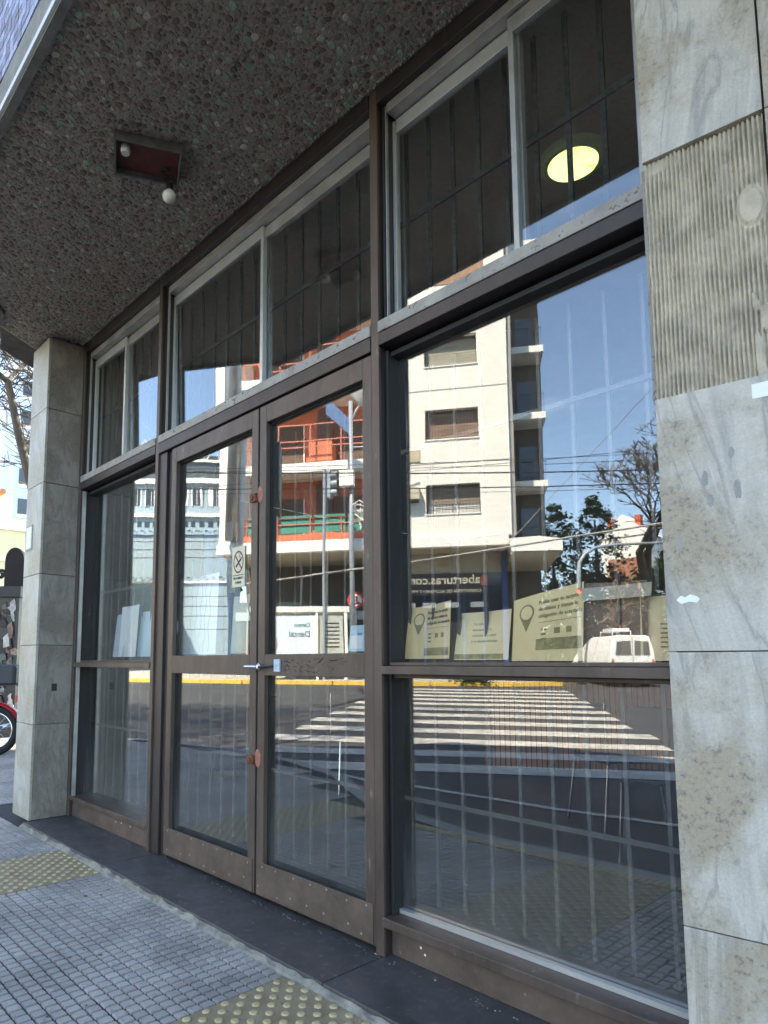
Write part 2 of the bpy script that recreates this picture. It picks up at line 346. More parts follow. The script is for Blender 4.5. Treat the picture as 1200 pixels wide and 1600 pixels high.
LEAFG = mat_island('leaf_green', [(0, (.02, .055, .02)), (.6, (.05, .10, .03)), (1, (.1, .15, .05))], .7)
TWIG = mat_island('twig_brown', [(0, (.08, .06, .045)), (.6, (.14, .11, .08)), (1, (.2, .16, .11))], .9)
METAL = mat('painted_grey_metal', (.32, .36, .4), .45, .2, var=.1)
VANW = mat('van_white', (.82, .82, .79), .3, var=.03)
LRED = mat('signal_red', (.7, .02, .01), .3, emit=(1, .04, .02), estr=2.5)
LAMPM = mat('lamp_diffuser', (.7, .8, .4), .5, emit=(.80, .95, .44), estr=.5)
BULB = mat('opal_bulb', (.72, .7, .66), .2, var=.03)
MOSB = mat_island('mosaic_tile', [(0, (.13, .10, .09)), (.35, (.2, .17, .22)), (.7, (.32, .33, .48)), (1, (.45, .45, .6))], .25)

# ground height: level near the shop, rising gently across the junction
MFX, MFY = -math.cos(TH), -math.sin(TH)
def gz(x, y):
    s = x * MFX + (y + 2.0) * MFY
    return -.12 + .03 * max(0, min(s, 45) - 8)

# ------------------------------------------------------------------ setting: road
def ground_strips():
    m = MB(); px, py = MFX, MFY; qx, qy = -MFY, MFX
    ss = [-400, -60, 0, 8, 45, 120, 500]
    for i in range(len(ss) - 1):
        vs = []
        for s in (ss[i], ss[i + 1]):
            for q in (-500, 500):
                x, y = px * s + qx * q, -2 + py * s + qy * q
                vs.append((x, y, -.12 + .03 * max(0, min(s, 45) - 8)))
        m.add(vs, [(0, 1, 3, 2)])
    return m
g = obj('road', ground_strips(), ASPH, kind='structure')
def sheet(poly, h, name, mt, parent=None, thick=0, step=None, **k):
    """ground-hugging polygon: triangulated and cut finely so that it follows the slope"""
    bm = bmesh.new(); f = bm.faces.new([bm.verts.new((x, y, 0)) for x, y in poly])
    s0 = 8; n = Vector((MFX, MFY, 0))
    for s in (8, 45):
        bmesh.ops.bisect_plane(bm, geom=bm.verts[:] + bm.edges[:] + bm.faces[:], plane_co=(n.x * s, -2 + n.y * s, 0), plane_no=n)
    if thick:
        r = bmesh.ops.extrude_face_region(bm, geom=bm.faces[:])
        for v in [e for e in r['geom'] if isinstance(e, bmesh.types.BMVert)]: v.co.z = 1
    for v in bm.verts: v.co.z = gz(v.co.x, v.co.y) + (h if (v.co.z > .5 or not thick) else h - thick)
    bmesh.ops.triangulate(bm, faces=bm.faces[:]); bmesh.ops.recalc_face_normals(bm, faces=bm.faces[:])
    me = bpy.data.meshes.new(name); bm.to_mesh(me); bm.free(); me.materials.append(mt)
    o = bpy.data.objects.new(name, me); col.objects.link(o); ORG[o.name] = Vector((0, 0, 0))
    if parent: o.parent = parent
    return tag(o, k.get('label'), k.get('cat'), k.get('group'), k.get('kind'))
P0 = Vector((-14.93, -21.58, 0)); dB = Vector((-.8207, .5714, 0)); nB = Vector((.5714, .8207, 0))
def UN(u, n): p = P0 + dB * u + nB * n; return (p.x, p.y)
# zebra crossing
zc = thing('zebra_crossing', None, None); zc['kind'] = 'structure'
for k in range(-1, 11):
    t = -.75 + 1.36 * k; wmax = 6.3 - .06 * max(0, k)
    O = Vector((-3.8, -8.15, 0))
    def zp(w, tt): p = O - nB * tt + dB * w; return (p.x, p.y)
    j = random.uniform(-.12, .12)
    sheet([zp(-.1 + j, t - .32), zp(wmax + j, t - .32), zp(wmax + j, t + .32), zp(-.1 + j, t + .32)], .008, 'stripe', WPAINT, zc)
# pale paint line along the near kerb
sheet([(-7.6, -3.5), (-5.1, -3.30), (-3.2, -3.40), (2, -4.3), (6, -5), (6, -5.1), (2, -4.4), (-3.2, -3.5), (-5.1, -3.4), (-7.6, -3.6)], .008, 'road_line', WPAINT, kind='structure')
# tarmac seam (dark) crossing the zebra
sheet([UN(5.2, 4.6), UN(4.3, 8.2), UN(4.9, 11.6), UN(5.1, 11.6), UN(4.5, 8.2), UN(5.4, 4.6)], .013, 'tar_seam', mat('tar', (.012, .012, .013), .5), kind='structure')
# far pavement and kerb
kl = [(60, 2.9), (14, 2.7), (3, 2.4), (0, 2.0), (-1.8, 1.2), (-3.2, -.2), (-4.0, -2), (-4.4, -6), (-4.4, -60)]
sheet([UN(*p) for p in kl] + [UN(60, -60)], .13, 'far_pavement', WALK, thick=.3, kind='structure')
fk = thing('far_kerb', None, None); fk['kind'] = 'structure'
for i in range(len(kl) - 2):
    a, b = Vector(UN(*kl[i])), Vector(UN(*kl[i + 1]))
    L_ = (b - a).length; nseg = max(1, int(L_ / 3.0)) if i else 10
    dd = (b - a).normalized(); nn = Vector((dd.y, -dd.x))
    if nn.dot(Vector((nB.x, nB.y))) < 0 and i < 4: nn = -nn
    for q in range(nseg):
        p, r_ = a + (b - a) * (q / nseg), a + (b - a) * ((q + .985) / nseg)
        sheet([tuple(p), tuple(r_), tuple(r_ + nn * .22), tuple(p + nn * .22)], .145, 'kerb_stone', YPAINT, fk, thick=.3)

# ------------------------------------------------------------------ near pavement, tactile strips, step
ZP = .02
pv_edge = [(9, -1.78), (-2.8, -1.78), (-3.6, -1.95), (-4.4, -2.4), (-5.1, -2.85), (-6.2, -3.15), (-7.6, -3.25), (-9.0, -3.0), (-10.6, -2.2), (-11.8, -.8), (-12.3, 1.5), (-12.3, 40), (-6, 40), (-5.6, .3), (9, .3)]
pave = obj('pavement', MB().prism(pv_edge, -.3, ZP - .012), GROUT, kind='structure')
cem = MB().prism([(9, -1.79), (-2.8, -1.79), (-3.6, -1.96), (-4.4, -2.41), (-5.1, -2.86), (-6.2, -3.16), (-7.6, -3.26), (-9, -3.01), (-10.6, -2.21), (-11.8, -.8), (-11.65, -.72), (-10.5, -2.08), (-8.96, -2.87), (-7.6, -3.12), (-6.25, -3.03), (-5.18, -2.74), (-4.48, -2.29), (-3.65, -1.83), (-2.85, -1.66), (9, -1.66)], -.28, ZP)
obj('near_kerb', cem, KERB, pave)
TPX = .305; NXB, NYB = 7, 6
def tile_mesh(seed, w, d, nx, ny, gap=.0085, h=.010):
    rr = random.Random(seed); m = MB()
    m.box(.0015, w - .0015, .0015, d - .0015, -.02, -.0085)
    bx, by = w / nx, d / ny
    for i in range(nx):
        for j in range(ny):
            g_ = gap / 2; t = .0018; z = rr.uniform(-.0012, .0006)
            x0, x1, y0, y1 = i * bx + g_, (i + 1) * bx - g_, j * by + g_, (j + 1) * by - g_
            v = [(x0, y0, -.0088), (x1, y0, -.0088), (x1, y1, -.0088), (x0, y1, -.0088), (x0 + t, y0 + t, z), (x1 - t, y0 + t, z), (x1 - t, y1 - t, z), (x0 + t, y1 - t, z)]
            m.add(v, [(4, 5, 6, 7), (0, 1, 5, 4), (1, 2, 6, 5), (2, 3, 7, 6), (3, 0, 4, 7)])
    me = m.mesh('paving_tile')
    me.materials.append(PAVE); me.materials.append(GROUT)
    for p in me.polygons[:6]: p.material_index = 1
    return me
tms = [tile_mesh(s, TPX, TPX, NXB, NYB) for s in range(4)]
def inside(x, y):
    if x > -3.05: return y > -1.66
    if y < -3.1: return False
    # left part follows the curved kerb
    e = [(-2.85, -1.66), (-3.65, -1.83), (-4.48, -2.29), (-5.18, -2.74), (-6.25, -3.03), (-7.6, -3.12), (-8.96, -2.87), (-10.5, -2.08), (-11.65, -.72)]
    for (xa, ya), (xb, yb) in zip(e, e[1:]):
        if xb <= x <= xa:
            return y > ya + (yb - ya) * (x - xa) / (xb - xa)
    return False
def tact_mesh(w, d):
    m = MB(); m.box(.001, w - .001, .001, d - .001, -.02, -.001)
    return m
TSTR = [(-4.305, -3.695), (-2.04, -1.43)]
YT0 = -.34
ntile = 0
xs = []
xs = [(-3.695 + .331 * i, .331) for i in range(5)] + [(-4.305 - TPX * (i + 1), TPX) for i in range(24)] + [(-1.43 + TPX * i, TPX) for i in range(9)]
for x, tw_x in xs:
    for j in range(0, 10):
        y = YT0 - TPX * (j + 1)
        if not (inside(x + .02, y + .02) and inside(x + tw_x - .02, y + .02)): continue
        if j == 4 and x > -3.6: continue
        o = bpy.data.objects.new('paving_tile', random.choice(tms)); col.objects.link(o); o.parent = pave; o.scale = (tw_x / TPX, 1, 1)
        o.location = (x, y, ZP + random.uniform(-.0015, .0015)); o.rotation_euler = (random.uniform(-.003, .003), random.uniform(-.003, .003), random.uniform(-.0015, .0015)); ntile += 1
# beyond the step's left end the pavement also carries tiles (y > YT0)
for i in range(0, 18):
    x = -6.005 - TPX * i
    for j in range(0, 9):
        y = YT0 + TPX * j
        if x < -11.4 or (x > -6.1): continue
        o = bpy.data.objects.new('paving_tile', random.choice(tms)); col.objects.link(o); o.parent = pave
        o.location = (x, y, ZP); ntile += 1
def tactile_tile(x, y, w, d, lab=None):
    m = MB(); m.box(x + .001, x + w - .001, y + .001, y + d - .001, ZP - .03, ZP + .0005)
    t = obj('tactile_tile', m, TACT, pave)
    s = MB(); n = 4; sp = w / n
    for a in range(n):
        for b in range(n):
            for (ox, oy) in ((.25, .25), (.75, .75)):
                cx_, cy_ = x + (a + ox) * sp, y + (b + oy) * d / n
                s.lathe([(.0155, 0), (.0145, .0035), (.0105, .0055), (.001, .0058)], (cx_, cy_, ZP), 8)
    obj('stud', s, TACTD, t, kind='stuff')
for x0, x1 in TSTR:
    for i in range(2):
        for j in range(0, 8):
            y = YT0 - TPX * (j + 1)
            xx = x0 + TPX * i
            if inside(xx + .02, y + .05) and inside(xx + TPX - .02, y + .05) and not (x0 > -3 and j >= 4): tactile_tile(xx, y, TPX, TPX)
x = -3.56
while x < 1.3:
    tactile_tile(x, YT0 - TPX * 4 - .105, TPX, .10) ; x += TPX
# stone step
stp = thing('stone_step', 'long dark granite threshold step running below the glazed shopfront', 'step', (-3.0, -.3, ZP))
for a, b in ((-5.09, -3.735), (-3.731, -1.862), (-1.858, -.70)):
    mb = MB().prism([(a, -.318), (b, -.318), (b, .16), (a, .16)], ZP - .01, .05)
    obj('slab', mb, SLATE, stp, bevel=.004)
fil = MB()
rr = random.Random(3); N_ = 90
for i in range(N_):
    xa, xb = -5.09 + i * 4.4 / N_, -5.09 + (i + 1) * 4.4 / N_
    if i == 0: pa = (.345, .042)
    pb = (.342 + rr.uniform(-.006, .008), .040 + rr.uniform(-.008, .006))
    fil.add([(xa, -.317, pa[1]), (xb, -.317, pb[1]), (xb, -pb[0] + .008, .028), (xa, -pa[0] + .008, .028), (xb, -pb[0] - .004, ZP - .006), (xa, -pa[0] - .004, ZP - .006)], [(0, 3, 2, 1), (3, 5, 4, 2)])
    pa = pb
obj('mortar_fillet', fil, CEM, stp)

gum = MB(); rr = random.Random(66)
for _ in range(46):
    gx, gy = rr.uniform(-5.5, -1.5), rr.uniform(-1.6, -.36); r_ = rr.uniform(.004, .011)
    vs = [(gx + r_ * rr.uniform(.7, 1.2) * math.cos(k * .785), gy + r_ * rr.uniform(.7, 1.2) * math.sin(k * .785), ZP + .0012) for k in range(8)]
    gum.add(vs, [tuple(range(8))])
obj('chewing_gum', gum, mat('old_gum', (.09, .085, .08), .8), pave, kind='stuff')
grit = MB()
for _ in range(420):
    gx = rr.uniform(-5.0, -.8); gy = -.345 - abs(rr.gauss(0, .02)) if rr.random() < .6 else rr.uniform(.0, .03) * -1; gz_ = ZP + .001 if gy < -.33 else .0505
    q = rr.uniform(.0015, .005); gum_v = [(gx - q, gy, gz_), (gx + q * .6, gy - q, gz_), (gx + q, gy + q * .7, gz_), (gx, gy, gz_ + q * .8)]
    grit.add(gum_v, [(0, 1, 3), (1, 2, 3), (2, 0, 3), (0, 2, 1)])
obj('grit', grit, CEM, pave, kind='stuff')

# ------------------------------------------------------------------ shop building (upper storeys, soffit, interior shell)
bld = thing('shop_building', 'corner building whose pebble-faced soffit overhangs the glazed shopfront', 'building', (-2, 4, 0))
ZS = 3.76
poly = [(9, -1.17), (-4.28, -1.17), (-4.98, -.64), (-5.24, -.6), (-5.43, -.29), (-5.75, .3), (-8.2, 3.6), (-8.2, 12), (9, 12)]
obj('soffit_slab', MB().prism(poly, ZS + .012, ZS + .2), mat('soffit_bed', (.36, .30, .25), .9, var=.45, scale=60, bump=1, bscale=60), bld)
poly2 = [(9, -1.205), (-4.30, -1.205), (-5.0, -.66), (-5.62, -.50), (-5.80, -.15), (-6.0, .3), (-8.5, 3.6), (-8.5, 12), (9, 12)]
obj('upper_wall', MB().prism(poly2, ZS + .202, 8.12), MOSB, bld)
ed = MB()
for (ax, ay), (bx_, by_) in zip([(9, -1.171), (-4.285, -1.171), (-4.99, -.645)], [(-4.285, -1.171), (-4.99, -.645), (-5.245, -.60)]):
    a, b = Vector((ax, ay)), Vector((bx_, by_)); d = (b - a).normalized(); nrm = Vector((-d.y, d.x)) * -1
    if nrm.y > 0: nrm = -nrm
    ed.prism([tuple(a), tuple(b), tuple(b + nrm * .038), tuple(a + nrm * .038)], ZS - .012, ZS + .198)
obj('soffit_edge', ed, mat('edge_concrete', (.2, .2, .18), .8, var=.3, scale=12, bump=.5), bld)
obj('drip_trim', MB().box(-4.285, 9, -1.2225, -1.2095, ZS + .0, ZS + .03), ALUB, bld)
# mosaic tiles on the upper wall where the camera grazes it
mos = MB(); rr = random.Random(5)
for i in range(150):
    for j in range(44):
        xa = -4.25 + i * .055; za = ZS + .21 + j * .045
        mos.box(xa + .002, xa + .053, -1.2095 - rr.uniform(0, .002), -1.204, za + .002, za + .043)
obj('mosaic_tile', mos, MOSB, bld, kind='stuff')
# end strip of the soffit beyond the groove
obj('soffit_return', MB().prism([(-5.25, -.60), (-5.44, -.29), (-5.77, .3), (-6.0, .3), (-5.86, -.15), (-5.66, -.48)], ZS + .03, ZS + .2), mat('soffit_plain', (.11, .1, .09), .9, var=.3, scale=9, bump=.4), bld)
# pebbles
PEB = mat_island('pebble', [(0, (.15, .10, .078)), (.35, (.23, .165, .13)), (.55, (.30, .23, .19)), (.72, (.38, .32, .27)), (.83, (.25, .34, .25)), (.93, (.38, .52, .38)), (1, (.64, .55, .45))], .4)
def pebble_geo(rx, ry, rot, h, rr, n=8):
    vs = []; ph = [rr.uniform(.85, 1.1) for _ in range(n)]
    for (s, z) in ((.97, 0), (.90, -h * .75), (.76, -h), ):
        for k in range(n):
            a = 2 * math.pi * k / n; x_, y_ = rx * s * ph[k] * math.cos(a), ry * s * ph[k] * math.sin(a)
            vs.append((x_ * math.cos(rot) - y_ * math.sin(rot), x_ * math.sin(rot) + y_ * math.cos(rot), z))
    fs = []
    for i in range(2):
        for k in range(n): fs.append((i * n + k, (i + 1) * n + k, (i + 1) * n + (k + 1) % n, i * n + (k + 1) % n))
    fs.append(tuple(2 * n + k for k in range(n))[::-1])
    return vs, fs
def in_soffit(x, y):
    if y < -1.16 or y > -.012: return False
    e = [(-4.28, -1.17), (-4.98, -.64), (-5.24, -.6), (-5.43, -.29), (-5.6, 0)]
    for (xa, ya), (xb, yb) in zip(e, e[1:]):
        if ya <= y <= yb:
            return x > xa + (xb - xa) * (y - ya) / (yb - ya) + .02
    return True
rr = random.Random(11); cells = {}; big = []
def free(x, y, r):
    ci, cj = int(x / .05), int(y / .05)
    for a in range(ci - 1, ci + 2):
        for b in range(cj - 1, cj + 2):
            for (px, py, pr) in cells.get((a, b), ()):
                if (px - x) ** 2 + (py - y) ** 2 < ((pr + r) * .82) ** 2: return False
    return True
pebs = []
for (cnt, ra, rb) in ((4200, .014, .0215), (13000, .008, .0135), (34000, .0045, .0075)):
    for _ in range(cnt):
        x_, y_, r_ = rr.uniform(-5.6, .9), rr.uniform(-1.16, -.01), rr.uniform(ra, rb)
        if in_soffit(x_, y_) and free(x_, y_, r_):
            cells.setdefault((int(x_ / .05), int(y_ / .05)), []).append((x_, y_, r_)); pebs.append((x_, y_, r_))
lib = []
for i in range(16):
    v, f = pebble_geo(1.0, rr.uniform(.62, .9), 0, .22, rr, 10); m_ = MB().add(v, f).mesh('pebble'); m_.materials.append(PEB); lib.append(m_)
    for p in m_.polygons: p.use_smooth = False
order = sorted(pebs, key=lambda p: -p[2] / math.hypot(p[0], p[1] + 2, 2.56) ** 1.5 if -3.4 < p[0] < -.9 else 0)
for (x_, y_, r_) in order[:290]:
    o = bpy.data.objects.new('pebble', rr.choice(lib)); col.objects.link(o); o.parent = bld
    o.location = Vector((x_, y_, ZS + .012)) - Vector((-2, 4, 0)); o.scale = (r_, r_, r_ * .9); o.rotation_euler = (0, 0, rr.uniform(0, 6.3))
pm = MB()
for (x_, y_, r_) in order[290:]:
    v, f = pebble_geo(r_, r_ * rr.uniform(.6, .92), rr.uniform(0, 3.2), r_ * .22 + .0006, rr, 8 if r_ > .009 else 5)
    pm.add([(a + x_, b + y_, c + ZS + .012) for a, b, c in v], f)
obj('pebble', pm, PEB, bld, kind='stuff')
# rough mortar bead where soffit meets the shopfront
bd = MB(); rr = random.Random(2); x = -5.1
while x < -.7:
    r_ = rr.uniform(.004, .011); bd.lathe([(r_, 0), (r_ * .8, -r_ * .8), (r_ * .2, -r_ * 1.2)], (x, -.012 + rr.uniform(-.006, .004), ZS + .012), 6); x += rr.uniform(.006, .016)
obj('mortar_bead', bd, CEM, bld, kind='stuff')
# interior shell
ish = thing('shop_interior', 'dim shop room behind the glazing with plain walls and dark floor', 'room', (-2, 4, .06))
RP = [(5.0, .165), (5.0, 9.0), (-8.2, 9.0), (-8.2, 3.6), (-5.45, .165)]
obj('floor', MB().prism(RP, -.1, .07), DFLOOR, ish)
obj('ceiling', MB().prism(RP, 3.67, 3.74), ICEIL, ish)
box('back_wall', -8.2, 5.0, 9.0, 9.2, .07, 3.669, IWALL, ish)
obj('side_wall', MB().prism([(-5.45, .165), (-8.2, 3.6), (-8.2, 9.2), (-8.4, 9.2), (-8.4, 3.55), (-5.56, .12)], .07, 3.669), IWALL, ish)
box('side_wall', 5.0, 5.2, .17, 9.2, .07, 3.669, IWALL, ish)
box('front_wall', -5.42, -5.14, .17, .3, .07, 3.669, IWALL, ish)
box('front_wall', -.69, 5.0, .17, .3, .07, 3.669, IWALL, ish)

# ------------------------------------------------------------------ marble column (left) and marble pier (right)
colm = thing('marble_column', 'marble-clad column at the left end of the shopfront with a small plaque', 'column', (-5.28, -.13, .05))
zz = [.05, .74, 1.33, 1.87, 2.58, 3.17, 3.745]
obj('core', MB().box(-5.43, -5.115, -.255, .12, .05, 3.76), CEM, colm)
for a, b in zip(zz, zz[1:]):
    m_ = mat_marble('column_marble', (.31, .275, .24), (.17, .16, .145), (.2, .17, .14), a * 5 + 1, 3.2)  # side slabs: shade of this face is put into a darker marble colour
    m2_ = mat_marble('column_marble_lit', (.52, .51, .46), (.34, .34, .32), (.4, .37, .29), a * 3 + 2, 3.0)  # front slabs: open skylight on the street face painted in as paler marble
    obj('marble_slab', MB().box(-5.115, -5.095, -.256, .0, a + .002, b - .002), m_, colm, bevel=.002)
    obj('marble_slab', MB().box(-5.45, -5.093, -.278, -.258, a + .002, b - .002), m2_, colm, bevel=.002)
pl = box('plaque', -5.40, -5.29, -.286, -.279, 2.09, 2.26, PAPW, colm)
box('plaque_frame', -5.415, -5.275, -.283, -.2785, 2.075, 2.275, mat('plaque_rim', (.3, .3, .28), .5), colm)
box('socket_hole', -5.0945, -5.0925, -.15, -.11, .985, 1.04, BLK, colm)
pier = thing('marble_pier', 'wide marble-clad wall pier with a bare ribbed mortar patch right of the window', 'wall', (-.72, -.05, 0))
ca, sa = math.cos(R(7.3)), math.sin(R(7.3))
PM = Matrix(((ca, -sa, 0, -.72), (sa, ca, 0, -.05), (0, 0, 1, 0), (0, 0, 0, 1)))
zs = [.02, .502, 1.229, 1.957, 2.693, 3.32, 3.75]
obj('core', MB().box(.03, 3.0, .047, .4, .02, 3.76, PM), CEM, pier)
for ci, (xa, xb) in enumerate(((.008, .305), (.308, .95), (.953, 1.6), (1.603, 2.4))):
    for i, (a, b) in enumerate(zip(zs, zs[1:])):
        if ci == 0 and i == 3: continue
        m_ = mat_marble('pier_marble', (.56, .52, .455), (.28, .27, .25), (.38, .32, .235), ci * 7.7 + i * 3.3, 2.6, random.choice((-.10, .03, .10, .16)), 1.15)
        xx0 = 0 if ci == 0 else xa
        if ci == 0: xb2 = .262 if i in (0, 1, 2) and False else xb
        else: xb2 = xb
        obj('marble_slab', MB().box(xx0 + .001, xb2 - .0012, 0, .03, a + .0015, b - .0015, PM), m_, pier, bevel=.0015)
# ribbed adhesive bed
rib = MB(); rr = random.Random(9); nx, nzv = 26 * 6, 120
rw = .296 / 26
grid = []
off = [rr.uniform(-.0012, .0012) for _ in range(27)]
import mathutils.noise as MN
for j in range(nzv + 1):
    z = 1.957 + (.736) * j / nzv; row = []
    for i in range(nx + 1):
        x = .004 + .298 * i / nx
        ph = (x + MN.noise(Vector((x * 9, z * 3.3, 1))) * .0035) / rw
        fr = abs((ph % 1) - .5) * 2
        h = .014 * (1 - min(1, max(0, (fr - .38) / .42)) ** 1.1)
        h *= .55 + .5 * max(0, min(1, .5 + 1.6 * MN.noise(Vector((x * 22, z * 14, 4)))))
        h += .0045 * MN.noise(Vector((x * 90, z * 55, 7))) + .002 * MN.noise(Vector((x * 240, z * 190, 3)))
        dx, dz = (x - .262) / .028, (z - 2.44) / .052
        if dx * dx + dz * dz < 1: h = .017
        elif dx * dx + dz * dz < 1.6: h = max(h * .6, .009)
        if x > .25 and z < 2.2 and MN.noise(Vector((x * 30, z * 18, 9))) > .05: h = .015
        if z > 2.655 and x < .1: h = max(h, .007)
        row.append((x, .024 - h, z))
    grid.append(row)
vs = [p for r_ in grid for p in r_]; W_ = nx + 1
fs = [(j * W_ + i, j * W_ + i + 1, (j + 1) * W_ + i + 1, (j + 1) * W_ + i) for j in range(nzv) for i in range(nx)]
rib.add(vs, fs, PM)
obj('mortar_bed', rib, MORTAR, pier, smooth=True, label='ribbed tile adhesive exposed where a marble slab has fallen off')
st = MB(); P = [(0, 0), (.012, .012), (.022, .006), (.034, .014), (.05, .008), (.058, .0), (.05, -.010), (.03, -.006), (.012, -.012)]
st.prism([(x * 1, y) for x, y in P], 0, .0012, PM @ Matrix(((1, 0, 0, .028), (0, 0, -1, -.0002), (0, 1, 0, 1.372), (0, 0, 0, 1))))
tag(obj('paper_scrap', st, PAPW), 'torn white sticker remnant on the grey marble near the window edge', 'sticker')
tag(obj('paper_scrap', MB().box(.236, .31, -.0012, -.0002, 1.895, 1.935, PM), PAPW), 'small white square label at the right photo edge just under the ribbed mortar', 'sticker')
STAINM = mat('marble_stain', (.30, .295, .28), .6, var=.2, scale=40); rr = random.Random(4)
def spot(px, pz, rx, rz):
    vs = []; n = 14
    for k in range(n):
        a = 2 * math.pi * k / n; q = rr.uniform(.8, 1.15); vs.append((px + rx * q * math.cos(a), -.0006, pz + rz * q * math.sin(a)))
    return vs, [tuple(range(n))]
for a in ((.05, 1.69, .006, .012), (.115, 1.70, .008, .022), (.125, 1.64, .009, .018), (.045, 1.53, .006, .02), (.107, 1.545, .008, .006), (.19, 1.66, .008, .03), (.18, 1.76, .008, .016)):
    obj('stain_spot', MB().add(*spot(*a), PM), STAINM, pier)

box('joint_trim', -.734, -.724, -.02, .03, 1.957, 2.69, SILL, pier)

# ------------------------------------------------------------------ shopfront
sf = thing('shopfront', 'brown steel shopfront frame with double doors and reflecting glass', 'shopfront', (-2.9, 0, .05))
YG = .10
def post(x0, x1, z0=.05, z1=ZS + .008, d=.125):
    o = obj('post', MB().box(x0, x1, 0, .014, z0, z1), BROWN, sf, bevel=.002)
    obj('post_shaded_web', MB().box(x0 + .002, x1 - .002, .0145, d, z0, z1), BROWND, o, bevel=.001); return o  # side faces take the darker brown, their shade put into the colour
post(-5.093, -5.06); post(-3.832, -3.795); post(-1.892, -1.848)
for a, b in ((-5.058, -3.834), (-3.793, -1.894), (-1.846, -.725)):
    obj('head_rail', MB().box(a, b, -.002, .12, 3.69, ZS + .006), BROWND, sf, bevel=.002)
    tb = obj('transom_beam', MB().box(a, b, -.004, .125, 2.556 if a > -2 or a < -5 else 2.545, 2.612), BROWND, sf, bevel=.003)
    obj('transom_sill', MB().box(a, b, -.008, .05, 2.614, 2.664), SILL, tb, bevel=.003)
def pane(x0, x1, z0, z1, y, mt, parent, tilt=0.0, th=.004):
    cxm, czm = (x0 + x1) / 2, (z0 + z1) / 2
    M = Matrix.Translation((cxm, y, czm)) @ Matrix.Rotation(R(tilt), 4, 'Z')
    return obj('glass_pane', MB().box(-(x1 - x0) / 2, (x1 - x0) / 2, -th / 2, th / 2, -(z1 - z0) / 2, (z1 - z0) / 2, M), mt, parent)
# upper sliding windows: aluminium frames
def slider(xa, xm, xb, ys=(.092, .112), tl=(0, 0)):
    w1 = obj('sliding_window', MB().box(xa + .012, xa + .018, .036, .052, 2.67, 3.688).box(xb - .012, xb, .03, .13, 2.67, 3.688).box(xa + .028, xb - .012, .03, .13, 3.645, 3.688).box(xa + .028, xb - .012, .052, .13, 2.612, 2.672), ALU, sf, bevel=.0015)
    obj('jamb_liner', MB().box(xa, xa + .010, .03, .13, 2.67, 3.688), BROWND, w1)
    for k, (a, b, y) in enumerate(((xa + .012, xm + .014, ys[0]), (xm - .014, xb - .014, ys[1]))):
        s = obj('sash', MB().box(a, a + .018 if k == 0 else a + .022, y - .014, y + .014, 2.676, 3.64).box(b - .024, b, y - .014, y + .014, 2.676, 3.64).box(a + .022, b - .022, y - .014, y + .014, 3.575, 3.64).box(a + .022, b - .022, y - .014, y + .014, 2.676, 2.70), ALUB if k == 0 else ALU, w1, bevel=.0015)
        pm_ = MB().box(a + .02, b - .02, -.002, .002, -.4475, .4475, Matrix.Translation((0, y, 3.1375)) @ Matrix.Rotation(R(tl[k]), 4, 'X'))
        obj('glass_pane', pm_, GLASS, w1)
pass
slider(-5.056, -4.50, -3.836, tl=(0, 1.1)); slider(-3.791, -2.80, -1.896, tl=(.9, .3)); slider(-1.842, -1.20, -.727, ys=(.10, .064))
# right display window
rw_ = obj('display_window', MB().box(-1.846, -1.832, .04, .12, .206, 2.543).box(-.735, -.722, .05, .12, .206, 2.543).box(-1.832, -.735, .06, .12, 2.522, 2.543), PUTTY, sf, bevel=.002, label='large right-hand display window in two lights above and below the mid rail')
obj('mid_rail', MB().box(-1.846, -.73, -.006, .118, 1.152, 1.185).box(-1.831, -.736, .03, .125, 1.186, 1.200).box(-1.831, -.736, .055, .12, 1.136, 1.150), BROWN, rw_, bevel=.0025)
obj('bottom_sill', MB().box(-1.846, -.73, -.012, .12, .168, .205), BROWN, rw_, bevel=.003)
obj('sill_bead', MB().box(-1.83, -.737, .072, .096, .206, .222), ALUB, rw_)
obj('kick_panel', MB().box(-1.846, -.73, .045, .06, .052, .167), KICK, rw_)
pane(-1.84, -.728, 1.19, 2.53, YG, GLASS, rw_); pane(-1.84, -.728, .2, 1.146, YG, GLASS, rw_)
# left display window
lw_ = obj('display_window', MB().box(-5.058, -5.04, .03, .12, .18, 2.543).box(-3.86, -3.834, .05, .12, .18, 2.543).box(-5.04, -3.86, .06, .12, 2.522, 2.543), PUTTY, sf, bevel=.002, label='narrow left-hand display window beside the marble column')
obj('edge_bead', MB().box(-5.03, -5.012, .005, .03, .2, 2.54), ALU, lw_)
obj('mid_rail', MB().box(-5.058, -3.834, -.006, .118, 1.165, 1.2).box(-5.058, -3.834, .03, .12, 1.201, 1.215), BROWN, lw_, bevel=.0025)
obj('bottom_sill', MB().box(-5.058, -3.834, -.004, .12, .175, .205), BROWN, lw_, bevel=.003)
obj('kick_panel', MB().box(-5.058, -3.834, .03, .045, .052, .174), KICK, lw_)
pane(-5.045, -3.85, 1.21, 2.52, YG, GLASSW, lw_, 0); pane(-5.045, -3.85, .2, 1.168, YG, GLASSD, lw_)
